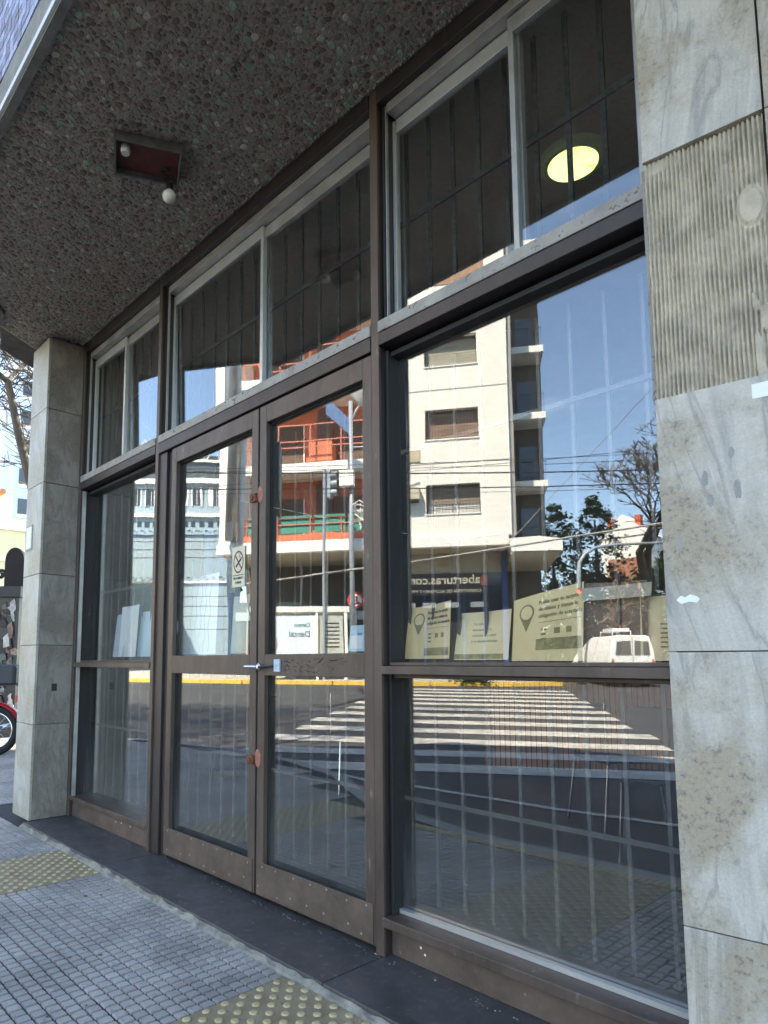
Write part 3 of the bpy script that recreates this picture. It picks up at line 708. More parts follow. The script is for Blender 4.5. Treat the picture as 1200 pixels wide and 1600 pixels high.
# doors
def screw(m, x, z, y=-.0005):
    m.tube([(x, y + .004, z), (x, y - .0015, z)], .005, 8)
def door(x0, x1, hinge, lab):
    ow = x1 - x0
    d = obj('door', MB().box(x0, x0 + .055, .004, .032, .075, 2.535).box(x1 - .055, x1, .004, .032, .075, 2.535).box(x0 + .055, x1 - .055, .004, .032, 2.44, 2.535).box(x0 + .055, x1 - .055, .004, .032, 1.135, 1.24).box(x0 + .055, x1 - .055, .004, .032, .075, .21), BROWN, sf, bevel=.003, label=lab)
    obj('stop_bead', MB().box(x0 + .048, x0 + .0555, .033, .05, .2132, 2.44).box(x1 - .0612, x1 - .055, .033, .05, 1.24, 2.44).box(x0 + .056, x1 - .061, .034, .05, 2.432, 2.44).box(x0 + .056, x1 - .061, .034, .05, 1.232, 1.24).box(x0 + .048, x1 - .055, .033, .05, .205, .2134), PUTTY, d)
    obj('kick_plate', MB().box(x0 + .012, x1 - .012, -.0005, .004, .082, .235), KICK, d, bevel=.001)
    s = MB(); rr2 = random.Random(int(x0 * 100))
    for i in range(7):
        screw(s, x0 + .05 + (ow - .1) * i / 6 + rr2.uniform(-.012, .012), .220 + rr2.uniform(-.008, .006)); screw(s, x0 + .05 + (ow - .1) * i / 6 + rr2.uniform(-.03, .03), .118 + rr2.uniform(-.02, .02))
    obj('screw', s, SCREW, d, kind='stuff')
    pane(x0 + .05, x1 - .05, 1.235, 2.45, .042, GLASSW if x0 < -3 else GLASSD, d)
    pane(x0 + .05, x1 - .05, .205, 1.14, .042, GLASSD, d)
    return d
d1 = door(-3.62, -2.715, 0, 'left glazed door leaf carrying the no-smoking sign')
d2 = door(-2.70, -1.896, 1, 'right glazed door leaf with the chrome bolt on its rail')
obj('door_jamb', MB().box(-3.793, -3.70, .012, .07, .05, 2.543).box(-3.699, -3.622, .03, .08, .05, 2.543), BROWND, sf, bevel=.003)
obj('door_gap', MB().box(-2.714, -2.701, .03, .06, .075, 2.535), BLK, sf)
# peeled scratches on the right leaf's rail
rr = random.Random(21); sc = MB()
for i in range(46):
    x_ = -2.50 + rr.random() ** 1.3 * .42; z_ = 1.19 + rr.uniform(-.035, .03); l_ = rr.uniform(.006, .03); a_ = rr.uniform(-.5, .5)
    sc.tube([(x_, .0035, z_), (x_ + l_ * .5, .003, z_ + l_ * .5 * a_ + rr.uniform(-.004, .004)), (x_ + l_, .0035, z_ + l_ * a_)], rr.uniform(.0006, .0016), 4)
obj('paint_scratch', sc, BROWND, d2, kind='stuff')
# bolt and latches
hb = obj('handle', MB().tube([(-2.775, -.022, 1.178), (-2.68, -.022, 1.178)], .008, 10).lathe([(.018, 0), (.018, .012), (.008, .02)], (0, 0, 0), 14, Matrix.Translation((-2.668, -.006, 1.178)) @ Matrix.Rotation(R(90), 4, 'X')), CHROME, d2, smooth=False)
obj('handle_arm', MB().tube([(-2.66, -.02, 1.178), (-2.60, -.018, 1.181), (-2.56, -.012, 1.181)], .006, 8), BLK, d2)
tag(obj('sticker', MB().box(-2.56, -2.515, -.0035, .0035, 1.155, 1.215), mat('bluish_sticker', (.45, .55, .66), .5, var=.3, scale=60)), 'small worn bluish sticker on the right door rail beside the bolt', 'sticker')
for z_ in (2.055, .715):
    l1 = obj('latch', MB().box(-2.765, -2.715, -.012, .002, z_ - .022, z_ + .022).tube([(-2.74, -.02, z_), (-2.74, -.010, z_)], .012, 8), RUST, d1, bevel=.002, label='rusty brown latch plate on the left leaf edge, %s' % ('upper one' if z_ > 1 else 'lower one'))
    vs = [(-2.692 + .024 * math.cos(2 * math.pi * k / 16), .0030, z_ + .045 * math.sin(2 * math.pi * k / 16) + .012) for k in range(16)]
    obj('rust_stain', MB().add(vs + [(v[0], .0044, v[2]) for v in vs], [tuple(range(16))]), mat('rust_mark', (.36, .15, .1), .8, var=.35, scale=60), d2)
# white flecks of paint
rr = random.Random(8); fl = MB()
for (x_, z_) in ((-4.31, .135), (-4.23, .14), (-4.10, .14), (-1.70, .12), (-1.68, .10)):
    fl.lathe([(.005, 0), (.003, -.001)], (0, 0, 0), 7, Matrix.Translation((x_, .029 if x_ < -3 else .044, z_)) @ Matrix.Rotation(R(-90), 4, 'X'))
obj('paint_fleck', fl, PAPW, sf, kind='stuff')

# ------------------------------------------------------------------ interior grilles
def grille(label, x0, x1, z0, z1, xsb, crosses, y=.205):
    BARM = IRON if z0 > 2 else BARM_
    g_ = thing('security_grille', label, 'grille', ((x0 + x1) / 2, y, z0), group='iron grilles behind the shop glass')
    bw = .009 if z0 > 2 else .0065
    for x_ in xsb:
        obj('bar', MB().box(x_ - bw, x_ + bw, y - .006, y + .006, z0, z1), BARM, g_)
    for z_ in crosses:
        obj('cross_bar', MB().box(x0, x1, y - .016, y - .0075, z_ - bw * 1.4, z_ + bw * 1.4), BARM, g_)
rb = [-1.864 + .1287 * i for i in range(9)]
grille('grille of grey bars behind the large right display window', -1.93, -.74, .22, 2.50, rb, (.63, 1.18, 2.135))
grille('grille of grey bars behind the right-hand transom window', -1.93, -.74, 2.66, 3.66, [-1.85 + .131 * i for i in range(9)], (3.215,))
grille('grille of grey bars behind the right glazed door leaf', -2.88, -2.0, .22, 2.44, [-2.769 + .1255 * i for i in range(6)], (.635,))
grille('grille of grey bars behind the left glazed door leaf', -3.80, -2.93, .22, 2.44, [-3.688 + .1258 * i for i in range(6)], (.68,))
grille('grille of grey bars behind the middle transom windows', -3.95, -2.0, 2.66, 3.66, [-3.90 + .1445 * i for i in range(14)], (3.22,))
grille('grille of grey bars behind the left display window', -5.25, -4.05, .22, 2.50, [-5.132 + .1295 * i for i in range(9)], (.72, 1.75))
grille('grille of grey bars behind the left transom windows', -5.25, -4.05, 2.66, 3.66, [-5.15 + .135 * i for i in range(9)], (3.22,))

# ------------------------------------------------------------------ ceiling lamp inside
lm = thing('ceiling_lamp', 'lit round ceiling lamp glowing yellow-green inside the shop', 'lamp', (-1.405, .94, 3.67))
obj('diffuser', MB().lathe([(.001, -.03), (.118, -.03), (.126, -.022), (.126, -.012)], (-1.405, .94, 3.67), 48), LAMPM, lm)
obj('rim', MB().lathe([(.130, -.03), (.134, -.03), (.145, -.012), (.165, 0), (.130, 0), (.128, -.02)], (-1.405, .94, 3.67), 48), mat('green_lamp_halo', (.2, .27, .18), .5, emit=(.3, .42, .2), estr=.012), lm)  # faintly glowing green ring stands in for the halo around the lamp

# ------------------------------------------------------------------ soffit light box
lb = thing('soffit_light', 'open rusty light box in the pebble soffit with a bare white bulb', 'light fixture', (-2.78, -.63, ZS))
cL = Vector((-2.785, -.625, 0)); ang = math.atan2(.285, .13)
e1 = Vector((math.cos(R(65)), math.sin(R(65)), 0)); e2 = Vector((-math.sin(R(65)), math.cos(R(65)), 0))
LM = Matrix(((e1.x, -e2.x * -1, 0, -2.80), (e1.y, e2.y, 0, -.64), (0, 0, 1, ZS), (0, 0, 0, 1)))
LM = Matrix(((e1.x, e2.x, 0, -2.895), (e1.y, e2.y, 0, -.575), (0, 0, 1, ZS), (0, 0, 0, 1)))
hx, hy, ht = .165, .125, .038
obj('frame', MB().box(-hx, hx, -hy, -hy + .012, -ht, .01, LM).box(-hx, hx, hy - .012, hy, -ht, .01, LM).box(-hx, -hx + .012, -hy + .012, hy - .012, -ht, .01, LM).box(hx - .012, hx, -hy + .012, hy - .012, -ht, .01, LM), mat('grimy_steel', (.12, .12, .11), .6, var=.4, scale=20), lb, bevel=.002)
obj('back_plate', MB().box(-hx + .012, hx - .012, -hy + .012, hy - .012, -.006, .004, LM), mat('rust_red_plate', (.12, .028, .02), .7, var=.4, scale=14), lb)
obj('lamp_socket', MB().lathe([(.012, 0), (.022, -.01), (.024, -.035), (.02, -.05)], (-.11, -.06, -.006), 14, LM), BULB, lb)
wr = MB(); rr = random.Random(6)
for i in range(7):
    wr.tube([(.09 + rr.uniform(-.02, .02), .05 + rr.uniform(-.02, .02), -.006), (.10 + rr.uniform(-.04, .04), .05 + rr.uniform(-.03, .03), -.03), (.11 + rr.uniform(-.025, .025), .07 + rr.uniform(-.02, .02), -.05), (.115 + rr.uniform(-.01, .01), .075, -.08)], .0022, 5, LM)
obj('wire', wr, BLK, lb, kind='stuff')
bx_ = (.115, .075)
obj('bulb_cap', MB().lathe([(.012, -.065), (.017, -.07), (.018, -.10), (.016, -.105)], (bx_[0], bx_[1], 0), 14, LM), BLK, lb)
obj('bulb', MB().lathe([(.014, -.103), (.024, -.110), (.034, -.123), (.037, -.137), (.034, -.150), (.025, -.162), (.011, -.168), (.001, -.169)], (bx_[0], bx_[1], 0), 20, LM), BULB, lb, smooth=True)

# ------------------------------------------------------------------ papers behind the glass
YP = .165
def sheet_paper(name, label, x0, x1, z0, z1, mt, bulge=.02, lean=.03, y=YP, skew=0, curl=0, group=None, dz=0, cat='poster'):
    m = MB(); nx, nz_ = 10, 6
    def wp(u, v):
        x = x0 + (x1 - x0) * u + skew * v
        z = z0 + (z1 - z0 + dz * u) * v
        yy = y + lean * v + bulge * math.sin(u * math.pi * 1.2 + .4) * (1 if v > 0 else 1) + curl * v * v * (1 - u)
        return Vector((x, yy, z))
    for s in (0, .0012):
        vs = []
        for j in range(nz_ + 1):
            for i in range(nx + 1):
                p = wp(i / nx, j / nz_); vs.append((p.x, p.y + s, p.z))
        fs = [(j * (nx + 1) + i, j * (nx + 1) + i + 1, (j + 1) * (nx + 1) + i + 1, (j + 1) * (nx + 1) + i) for j in range(nz_) for i in range(nx)]
        if s: fs = [f[::-1] for f in fs]
        m.add(vs, fs)
    o = obj(name, m, mt, smooth=True); tag(o, label, cat, group)
    return o, wp
def on(wp, size_x, size_z):
    def f(p):  # p.x = u*size_x, p.z = v*size_z, p.y = lift
        q = wp(p.x / size_x, p.z / size_z); return Vector((q.x, q.y - .0015 + min(0, p.y), q.z))
    return f
def ptext(o, wp, s, u, v, size, W_, H_, mt, bold=0, ext=.0):
    text('lettering', s, size, (u * W_, 0, v * H_), (1, 0, 0), mt, o, warp=on(wp, W_, H_), ext=.0003, bold=bold)
def pquad(o, wp, u0, u1, v0, v1, mt, name='print'):
    m = MB(); vs = []; n = 6
    for j in (0, 1):
        for i in range(n + 1):
            q = wp(u0 + (u1 - u0) * i / n, v0 if j == 0 else v1); vs.append((q.x, q.y - .0012, q.z))
    m.add(vs, [(i, i + 1, n + 2 + i, n + 1 + i) for i in range(n)])
    return obj(name, m, mt, o)
def pin(o, wp, u, v, ru, rv, W_, H_, mt, paper):
    m = MB(); n = 28; vs = []
    out = []
    for k in range(n + 1):
        a = R(-35) + (R(250)) * k / n; out.append((u + ru * math.cos(a), v + rv * math.sin(a)))
    out.append((u, v - rv * 2.3))
    q = [wp(a, b) for a, b in out]; m.add([(p.x, p.y - .0013, p.z) for p in q], [tuple(range(len(q)))])
    obj('map_pin', m, mt, o)
    m = MB(); q = [wp(u + ru * .8 * math.cos(2 * math.pi * k / 24), v + rv * .8 * math.sin(2 * math.pi * k / 24)) for k in range(24)]
    m.add([(p.x, p.y - .0022, p.z) for p in q], [tuple(range(24))]); obj('pin_disc', m, paper, o)
W1, H1 = .26, .22
def acapost(label, x0, x1, z0, z1, mt, ink, ink2, strong, **k):
    o, wp = sheet_paper('poster', label, x0, x1, z0, z1, mt, group='yellowed card-payment posters', **k)
    pin(o, wp, .22, .74, .115, .13, W1, H1, ink2 if not strong else INK2, mt)
    ptext(o, wp, 'Acá', .135, .70, .024, W1, H1, ink, .0008)
    for i, s in enumerate(('Podés usar tu tarjeta', 'de débito y tienen la', 'obligación de aceptarla')):
        ptext(o, wp, s, .40, .83 - .10 * i, .0165, W1, H1, ink, .0004)
    pquad(o, wp, .40, .97, .555, .562, ink2)
    for j in range(3): pquad(o, wp, .44, .52, .44 - .07 * j, .47 - .07 * j, ink2)
    pquad(o, wp, .62, .70, .38, .46, ink2); pquad(o, wp, .78, .85, .38, .46, ink2)
    pquad(o, wp, .37, .98, .06 if strong else .16, .2 if strong else .32, PAPG)
    return o
acapost('yellowed Acá card poster leftmost behind the right display window', -1.872, -1.618, 1.215, 1.435, PAPY, INK, INK2, True, bulge=.022, lean=.02, dz=.015, curl=.02)
o2, wp2 = sheet_paper('poster', 'faded curling poster second from left, its print washed out', -1.615, -1.352, 1.21, 1.40, PAPY2, bulge=.02, lean=.035, curl=.02, group='yellowed card-payment posters')
for i, s in enumerate(('Te Damos la', 'bienvenida y la', 'atención que usted', 'y su familia merecen')): ptext(o2, wp2, s, .26, .72 - .12 * i, .016, W1, H1, INK2)
pquad(o2, wp2, 0, .9, .02, .12, PAPG)
acapost('pale tilted Acá card poster with green strip, third from left', -1.345, -1.078, 1.205, 1.43, PAPY, INK2, INK2, False, bulge=-.01, lean=.03, dz=.05)
fo, wpf = sheet_paper('folder', 'brown clouded plastic folder standing between the yellow posters', -1.085, -.86, 1.205, 1.475, BRN, bulge=.02, lean=.02, dz=-.01, cat='folder', y=.185)
sheet_paper('plastic_flap', 'rounded translucent flap on top of the brown folder', -1.075, -.84, 1.41, 1.455, mat('cloudy_plastic', (.45, .42, .33), .3, var=.2, scale=5), bulge=.012, lean=.01, y=.172, cat='plastic sheet')
o5, wp5 = sheet_paper('poster', 'greenish yellow poster half hidden by the marble pier', -.885, -.765, 1.205, 1.41, PAPY2, bulge=.01, lean=.02, group='yellowed card-payment posters')
for i in range(6): pquad(o5, wp5, .5, .95, .2 + .07 * i, .225 + .07 * i, INK2)
# right door papers
ob, wpb = sheet_paper('leaflet', 'blue and white leaflet in the corner of the right door pane', -2.18, -2.03, 1.25, 1.37, mat('leaflet_blue', (.45, .68, .82), .6, var=.35, scale=9), bulge=.008, lean=.02, y=.13, cat='leaflet')
pquad(ob, wpb, .05, .6, .1, .6, PAPW); pquad(ob, wpb, .3, .5, .62, .70, INKBL)
# left door: big white sheets, no smoking sign, poster
oo, wpa = sheet_paper('paper_sheet', 'large white sheet leaning behind the left door glass', -3.80, -3.30, 1.25, 1.735, PAPW, bulge=.014, lean=.02, cat='paper', y=.15, group='white paper sheets behind the glass')
rr = random.Random(14); ln = MB()
for k in range(7):
    u0 = .1 + .12 * k; pts = []
    for i in range(15):
        v = .02 + .93 * i / 14; q = wpa(u0 + .02 * math.sin(i * 1.1 + k * 2.0) + .012 * rr.uniform(-1, 1), v); pts.append((q.x, q.y - .002, q.z))
    ln.tube(pts, .0011, 4)
obj('wavy_reflection_line', ln, mat('grey_line', (.2, .22, .24), .7), oo)  # wavy reflections in the glass, drawn as grey lines on the sheet
sheet_paper('paper_sheet', 'white crumpled sheet under the no-smoking sign', -3.17, -2.98, 1.25, 1.58, mat('cream_paper', (.68, .70, .6), .7, var=.15, scale=9), bulge=.02, lean=.02, cat='paper', y=.15, group='white paper sheets behind the glass')
sheet_paper('paper_sheet', 'greyish sheet leftmost in the left display window', -4.75, -4.55, 1.24, 1.56, mat('grey_paper', (.5, .58, .66), .7, var=.1), bulge=.01, lean=.03, cat='paper', group='white paper sheets behind the glass')
sheet_paper('paper_sheet', 'tallest white sheet in the left display window', -4.62, -4.32, 1.24, 1.61, PAPW, bulge=.012, lean=.02, cat='paper', y=.15, group='white paper sheets behind the glass')
sheet_paper('paper_sheet', 'pale blue sheet right of the tallest one in the left window', -4.36, -4.10, 1.24, 1.56, mat('bluish_paper', (.62, .76, .82), .7, var=.08), bulge=.015, lean=.03, cat='paper', y=.165, group='white paper sheets behind the glass')
ns = thing('no_smoking_sign', 'cream no-smoking sign with red ring stuck on the left door pane', 'sign', (-2.93, .037, 1.61))
CREAM = mat('cream_card', (.62, .60, .45), .6, var=.04)
box('card', -2.985, -2.868, .036, .0395, 1.606, 1.826, CREAM, ns)
rg = MB(); n = 40; cx_, cz_ = -2.9265, 1.742
vs = [(cx_ + r_ * .047 * math.cos(2 * math.pi * k / n), .0352, cz_ + r_ * .062 * math.sin(2 * math.pi * k / n)) for r_ in (1, .84) for k in range(n)]
rg.add(vs, [(k, (k + 1) % n, n + (k + 1) % n, n + k) for k in range(n)])
rg.prism([(-.048, -.0045), (.048, -.0045), (.048, .0045), (-.048, .0045)], 0, .0008, Matrix.Translation((cx_, .0354, cz_)) @ Matrix.Rotation(R(90), 4, 'X') @ Matrix.Rotation(R(-52), 4, 'Z'))
obj('red_ring', rg, INKM, ns)
ck = MB(); MC = Matrix.Translation((cx_, .0358, cz_ - .005)) @ Matrix.Rotation(R(90), 4, 'X') @ Matrix.Rotation(R(40), 4, 'Z')
ck.prism([(-.032, -.006), (.032, -.006), (.032, .006), (-.032, .006)], 0, .0004, MC).prism([(.035, -.006), (.041, -.006), (.041, .006), (.035, .006)], 0, .0004, MC)
ck.tube([(cx_ + .018, .035, cz_ + .02), (cx_ + .010, .035, cz_ + .033), (cx_ + .018, .035, cz_ + .046)], .0016, 5)
obj('cigarette', ck, INKB, ns)
text('lettering', 'PROHIBIDO', .0175, (-2.9265, .0355, 1.648), (1, 0, 0), INKB, ns, 'CENTER', .0003, bold=.0006)
text('lettering', 'FUMAR', .0175, (-2.9265, .0355, 1.624), (1, 0, 0), INKB, ns, 'CENTER', .0003, bold=.0006)
box('divider', -2.978, -2.875, .0353, .0358, 1.668, 1.672, INKB, ns)
tag(box('wall_poster', -4.42, -4.05, .75, .76, 1.1, 2.25, mat('blue_poster', (.06, .17, .36), .6, var=.4, scale=5)), 'blue poster board standing inside behind the left door', 'poster')
tag(box('flower_print', -3.35, -3.27, .25, .255, 1.62, 1.80, mat('flower_print', (.4, .36, .16), .6, var=.6, scale=30)), 'small yellowish print beside the no-smoking sign', 'print')

# ------------------------------------------------------------------ interior furniture
ct = thing('wood_counter', 'long counter clad in upright reddish wood slats inside the shop', 'counter', (-3.2, 4.3, .07))
ax = Vector((.84, .545, 0)).normalized(); ay = Vector((-ax.y, ax.x, 0))
CM = Matrix(((ax.x, ay.x, 0, -3.95), (ax.y, ay.y, 0, 3.81), (0, 0, 1, .07), (0, 0, 0, 1)))
obj('carcass', MB().box(.02, 3.4, .03, .6, .1, .93, CM), BLK, ct)
obj('plinth', MB().box(.05, 3.4, .05, .55, 0, .1, CM), BLK, ct)
obj('worktop', MB().box(-.02, 3.45, -.02, .65, .93, .97, CM), mat('counter_top', (.2, .17, .14), .4), ct, bevel=.004)
for i in range(68):
    obj('slat', MB().box(.003 + i * .05, .043 + i * .05, .008 + random.uniform(0, .004), .03, .08, .925, CM), WOOD, ct)
def chair(label, x, y, rz):
    t = thing('chair', label, 'chair', (x, y, .07), rz, group='metal chairs inside the shop', world=False)
    obj('seat', MB().box(-.2, .2, -.2, .2, .44, .47), BLK, t, bevel=.01)
    obj('backrest', MB().box(-.19, .19, .19, .21, .62, .85), BLK, t, bevel=.008)
    for sx in (-1, 1):
        obj('leg', MB().tube([(sx * .19, -.19, .44), (sx * .215, -.235, 0)], .011, 8), CHROME, t)
        obj('leg', MB().tube([(sx * .19, .20, .85), (sx * .19, .19, .44), (sx * .215, .25, 0)], .011, 8), CHROME, t)
    return t
chair('metal chair nearest the right display window, legs against the dark floor', -1.62, 2.15, R(20))
chair('metal chair between the counter and the right display window', -2.15, 2.75, R(150))
chair('metal chair standing behind the right door leaf', -4.3, 2.3, R(60))
chair('metal chair standing behind the left door leaf', -5.35, 1.75, R(-40))
tb = thing('dark_pillar', 'square black interior pillar behind the left door', 'pillar', (-5.7, 1.85, .07))
box('shaft', -5.82, -5.62, 1.75, 1.92, .12, 3.49, BLK, tb); box('base', -5.9, -5.56, 1.68, 1.98, .07, .12, mat('pillar_base', (.25, .16, .08), .5), tb)
tt = thing('cafe_table', 'small table with cloth beside the interior pillar', 'table', (-6.3, 2.6, .07))
obj('top', MB().lathe([(.35, .7), (.36, .72), (.35, .735)], (-6.3, 2.6, .07), 24), mat('table_top', (.3, .22, .15), .4), tt)
obj('stem', MB().lathe([(.2, 0), (.19, .02), (.03, .05), (.03, .7)], (-6.3, 2.6, .07), 14), BLK, tt)

# ------------------------------------------------------------------ WHITE APARTMENT BUILDING across the junction (seen reflected in the glass)
ang = math.atan2(-.5714, .8207)
ab = thing('apartment_building', 'white apartment block across the junction with red balconies, mirrored in the glass', 'building', (P0.x, P0.y, 0), ang, world=False)
def B(m, u0, u1, n0, n1, z0, z1): return m.box(-u1, -u0, n0, n1, z0, z1)
def bb(name, u0, u1, n0, n1, z0, z1, mt, parent=ab, **k): return obj(name, B(MB(), u0, u1, n0, n1, z0, z1), mt, parent, **k)
# main lit front with openings u .98..3.22
U0, U1 = -.28, 5.05
zr = [6.5, 7.5, 8.78, 10.78, 12.11, 14.07, 15.42, 22.6]
m = MB(); B(m, 3.22, U1, -.25, 0, 6.5, 22.6); B(m, U0, .98, -.25, 0, 6.5, 22.6)
for a, b in ((6.5, 7.5), (8.78, 10.78), (12.11, 14.07), (15.42, 22.6)): B(m, .98, 3.22, -.25, 0, a, b)
obj('front_wall', m, WHITE, ab)
bb('inner_mass', U0, U1, -9, -.62, 6.5, 22.4, WHITE)
bb('side_wall', U0, U0 + .3, -9, -.252, 6.5, 22.5, GREY)
bb('brick_panel', .62, 3.9, .001, .03, 17.8, 18.72, BRICKT)
for z in (9.72, 13.0, 16.9): bb('joint_line', U0, U1, .001, .012, z - .02, z + .02, GREY)
for i, (a, b) in enumerate(((7.5, 8.78), (10.78, 12.11), (14.07, 15.42))):
    wd = bb('window', .98, 3.22, -.6, -.5, a, b, DGLASS)
    bb('frame', .98, 3.22, -.5, -.44, b - .06, b, GREY, wd); bb('frame', 2.07, 2.13, -.5, -.43, a, b - .06, GREY, wd)
    sh = MB(); zt = b - .06; zb = a + (.55 if i == 0 else .02); k = 0
    while zt > zb: B(sh, 1.0, 3.2, -.42 + .012 * (k % 2), -.40 + .012 * (k % 2), zt - .055, zt - .006); zt -= .06; k += 1
    obj('shutter', sh, mat('shutter_%d' % i, (.42, .34, .27) if i == 0 else (.45, .3, .22) if i == 1 else (.36, .34, .27), .7, var=.2, scale=2), wd)
    if i == 0: bb('curtain', 1.02, 3.18, -.47, -.45, a + .03, b - .5, WHITE2, wd)
    if i < 2:
        gr = MB()
        for k in range(17): B(gr, 1.0 + k * .137, 1.0 + k * .137 + .022, .01, .032, a + .02, b - .02)
        for zz_ in (a + .16, b - .3): B(gr, .99, 3.21, .004, .012, zz_, zz_ + .03)
        obj('window_grille', gr, IRON, wd)
    bb('sill', .95, 3.25, -.02, .05, a - .05, a, WHITE2, wd)
# AC unit, outlet plate
ac = bb('air_conditioner', 3.45, 4.12, .005, .42, 8.12, 8.62, mat('ac_case', (.55, .48, .36), .6)); bb('bracket', 3.5, 4.07, .005, .45, 8.05, 8.11, IRON, ac)
bb('vent_plate', 3.45, 4.12, .002, .05, 9.84, 10.36, mat('vent_plate', (.5, .43, .3), .6))
# fascia over the shop and overhang
bb('canopy_fascia', -.14, 12.7, -.25, .16, 6.06, 6.5, WHITE2)
bb('canopy_soffit', -.14, 12.7, -4.5, -.251, 6.10, 6.4, BEIGE)
bb('ground_floor_wall', -.1, 12.7, -5.2, -4.5, 0, 6.1, DARKW)
# shop window under the overhang
sw = bb('shop_window', .0, 5.3, -2.06, -2.0, .5, 5.2, DGLASS)
bb('fascia_board', .0, 5.3, -2.3, -1.97, 5.2, 6.09, BEIGE)
for k in range(7): bb('mullion', .02 + k * .86, .10 + k * .86, -1.998, -1.93, .5, 5.2, BLUEF, sw)
SG = mat('sign_cream', (.75, .72, .6), .6, emit=(.9, .85, .6), estr=.25)
FD = (-.8207, .5714, 0)
def btext(s, size, u, n, z, mt, parent=ab, **k):
    # letters run along +u (towards the left when seen from the street side... read from our pavement)
    return text('sign_lettering', s, size, (-u, n, z), (-1, 0, 0), mt, parent, ext=.01, **k)
bb('name_board', .9, 4.75, -1.93, -1.90, 4.2, 5.15, mat('dark_board', (.06, .055, .06), .6), sw)
btext('aberturas.com', .56, 1.05, -1.88, 4.72, SG, sw, bold=.008)
btext('CARPINTERIA DE ALUMINIO Y PVC', .2, 1.0, -1.88, 4.32, SG, sw)
bb('logo', 3.75, 4.4, -1.9, -1.88, 4.72, 4.98, GREY, sw)
bb('logo_mark', .72, 1.02, -1.89, -1.86, 4.62, 5.05, REDR, sw)
for k, u in enumerate((.9, 2.0, 3.0, 3.9)): bb('placard', u, u + .6, -1.95, -1.9, 3.65, 3.88, WHITE2, sw)
bb('pillar', -.1, .12, -2.3, -1.6, 0, 6.09, BLUEF)
# balcony wing on the left
bb('wing_wall', U1, 11.3, -6, -1.5, 6.405, 20.0, REDW)
for k, z in enumerate((6.52, 9.68, 13.2, 16.7)):
    bb('balcony_slab', U1 + .01, 11.3, -1.5, .14, z if k else 6.51, z + .42 if k else 6.56, WHITE2)
for k, z in enumerate((6.56, 10.1, 13.62)):
    for uu, ww in ((5.6, 1.2), (9.0, 1.1)):
        wd = bb('balcony_door', uu, uu + ww + .6, -1.5, -1.42, z + .02, z + 2.3, BRS); bb('frame', uu - .06, uu, -1.5, -1.38, z + .02, z + 2.3, WHITE2, wd)
    bb('pier', 7.35, 8.45, -1.5, -.35, z, z + (1.1 if k else .3), REDW); bb('shutter_panel', 7.5, 8.3, -1.5, -1.3, z + 1.2, z + 2.9, BRS)
    rl = MB()
    for zz_ in (.72, 1.0, 1.75 if k else 1.0): B(rl, U1 + .02, 11.3, .05, .09, z + zz_, z + zz_ + .05)
    for q in range(5): B(rl, U1 + .3 + q * 1.45, U1 + .36 + q * 1.45, .05, .09, z, z + (1.8 if k else 1.05))
    obj('balcony_rail', rl, REDR, ab)
bb('kerb_band', U1 + .02, 11.3, -.1, .13, 6.57, 6.85, REDW)
gs = MB()
for q in range(4): B(gs, 5.15 + q * 1.52, 6.55 + q * 1.52, .0, .03, 6.93, 7.72)
obj('green_screen', gs, GREENM, ab)
bb('end_pier', 11.3, 12.62, -6, .1, 6.51, 15.7, WHITE2)
bb('roof_block', 9.5, 11.3, -5, -1.5, 20.0, 20.3, WHITE2)
dc = MB().tube([(-11.75, .45, 6.6), (-11.75, .45, 14.8), (-11.6, .45, 15.6), (-11.35, .42, 16.0)], .27, 14); obj('duct', dc, mat('galvanised', (.28, .29, .29), .35, .6), ab, smooth=True)
bb('ground_wall_left', 5.3, 12.6, -2.6, -2.4, .2, 4.1, DGLASS); bb('ground_band', 5.3, 12.6, -2.4, -2.3, 3.2, 3.6, mat('teal_band', (.3, .38, .36), .6))
for q in range(6): bb('ground_mullion', 5.4 + q * 1.3, 5.5 + q * 1.3, -2.4, -2.32, .2, 6.0, GREY)
# set-back loggias on the right
bb('loggia_back', -2.0, U0 - .01, -9, -3.6, 6.0, 19.5, DARKW)
for z in (6.05, 9.02, 12.18, 15.32, 18.4):
    bb('loggia_slab', -2.02, U0 - .01, -3.6, -2.2, z, z + .3, WHITE2)
    rl = MB(); B(rl, -1.98, U0 - .02, -2.27, -2.24, z + 1.15, z + 1.19)
    for q in range(14): B(rl, -1.95 + q * .12, -1.935 + q * .12, -2.26, -2.245, z + .3, z + 1.15)
    obj('loggia_rail', rl, IRON, ab)
    bb('loggia_door', -1.7, -.9, -3.6, -3.55, z + .3, z + 2.3, DGLASS)
bb('loggia_end', U0 - .2, U0 - .01, -2.25, -.2, 6.5, 19.5, GREY)
bb('top_block', -2.25, 1.0, -8, -2.0, 19.6, 20.6, WHITE2)
# right canopy
obj('corner_canopy', MB().add([(.12, .14, 6.31), (.25, .14, 5.76), (2.27, .14, 5.74), (2.27, .14, 6.22), (1.3, .14, 6.36), (.12, -4.5, 6.31), (.25, -4.5, 5.76), (2.27, -4.5, 5.74), (2.27, -4.5, 6.22), (1.3, -4.5, 6.36)], [(0, 1, 2, 3, 4), (9, 8, 7, 6, 5), (0, 5, 6, 1), (1, 6, 7, 2), (2, 7, 8, 3), (3, 8, 9, 4), (4, 9, 5, 0)]), WHITE2, ab)
bb('corner_soffit', -2.2, -.2, -5.5, .05, 5.66, 5.735, BEIGE)
bb('corner_dark_wall', -1.9, .0, -6.5, -5.5, 0, 5.7, DARKW)

# ------------------------------------------------------------------ light-blue old house, sliver house, left side
lbh = thing('old_house', 'pale blue old house front with moulded friezes and three small upper windows', 'building', (-35.8, -17.8, 0), math.atan2(-4.57, 4.1), world=False)
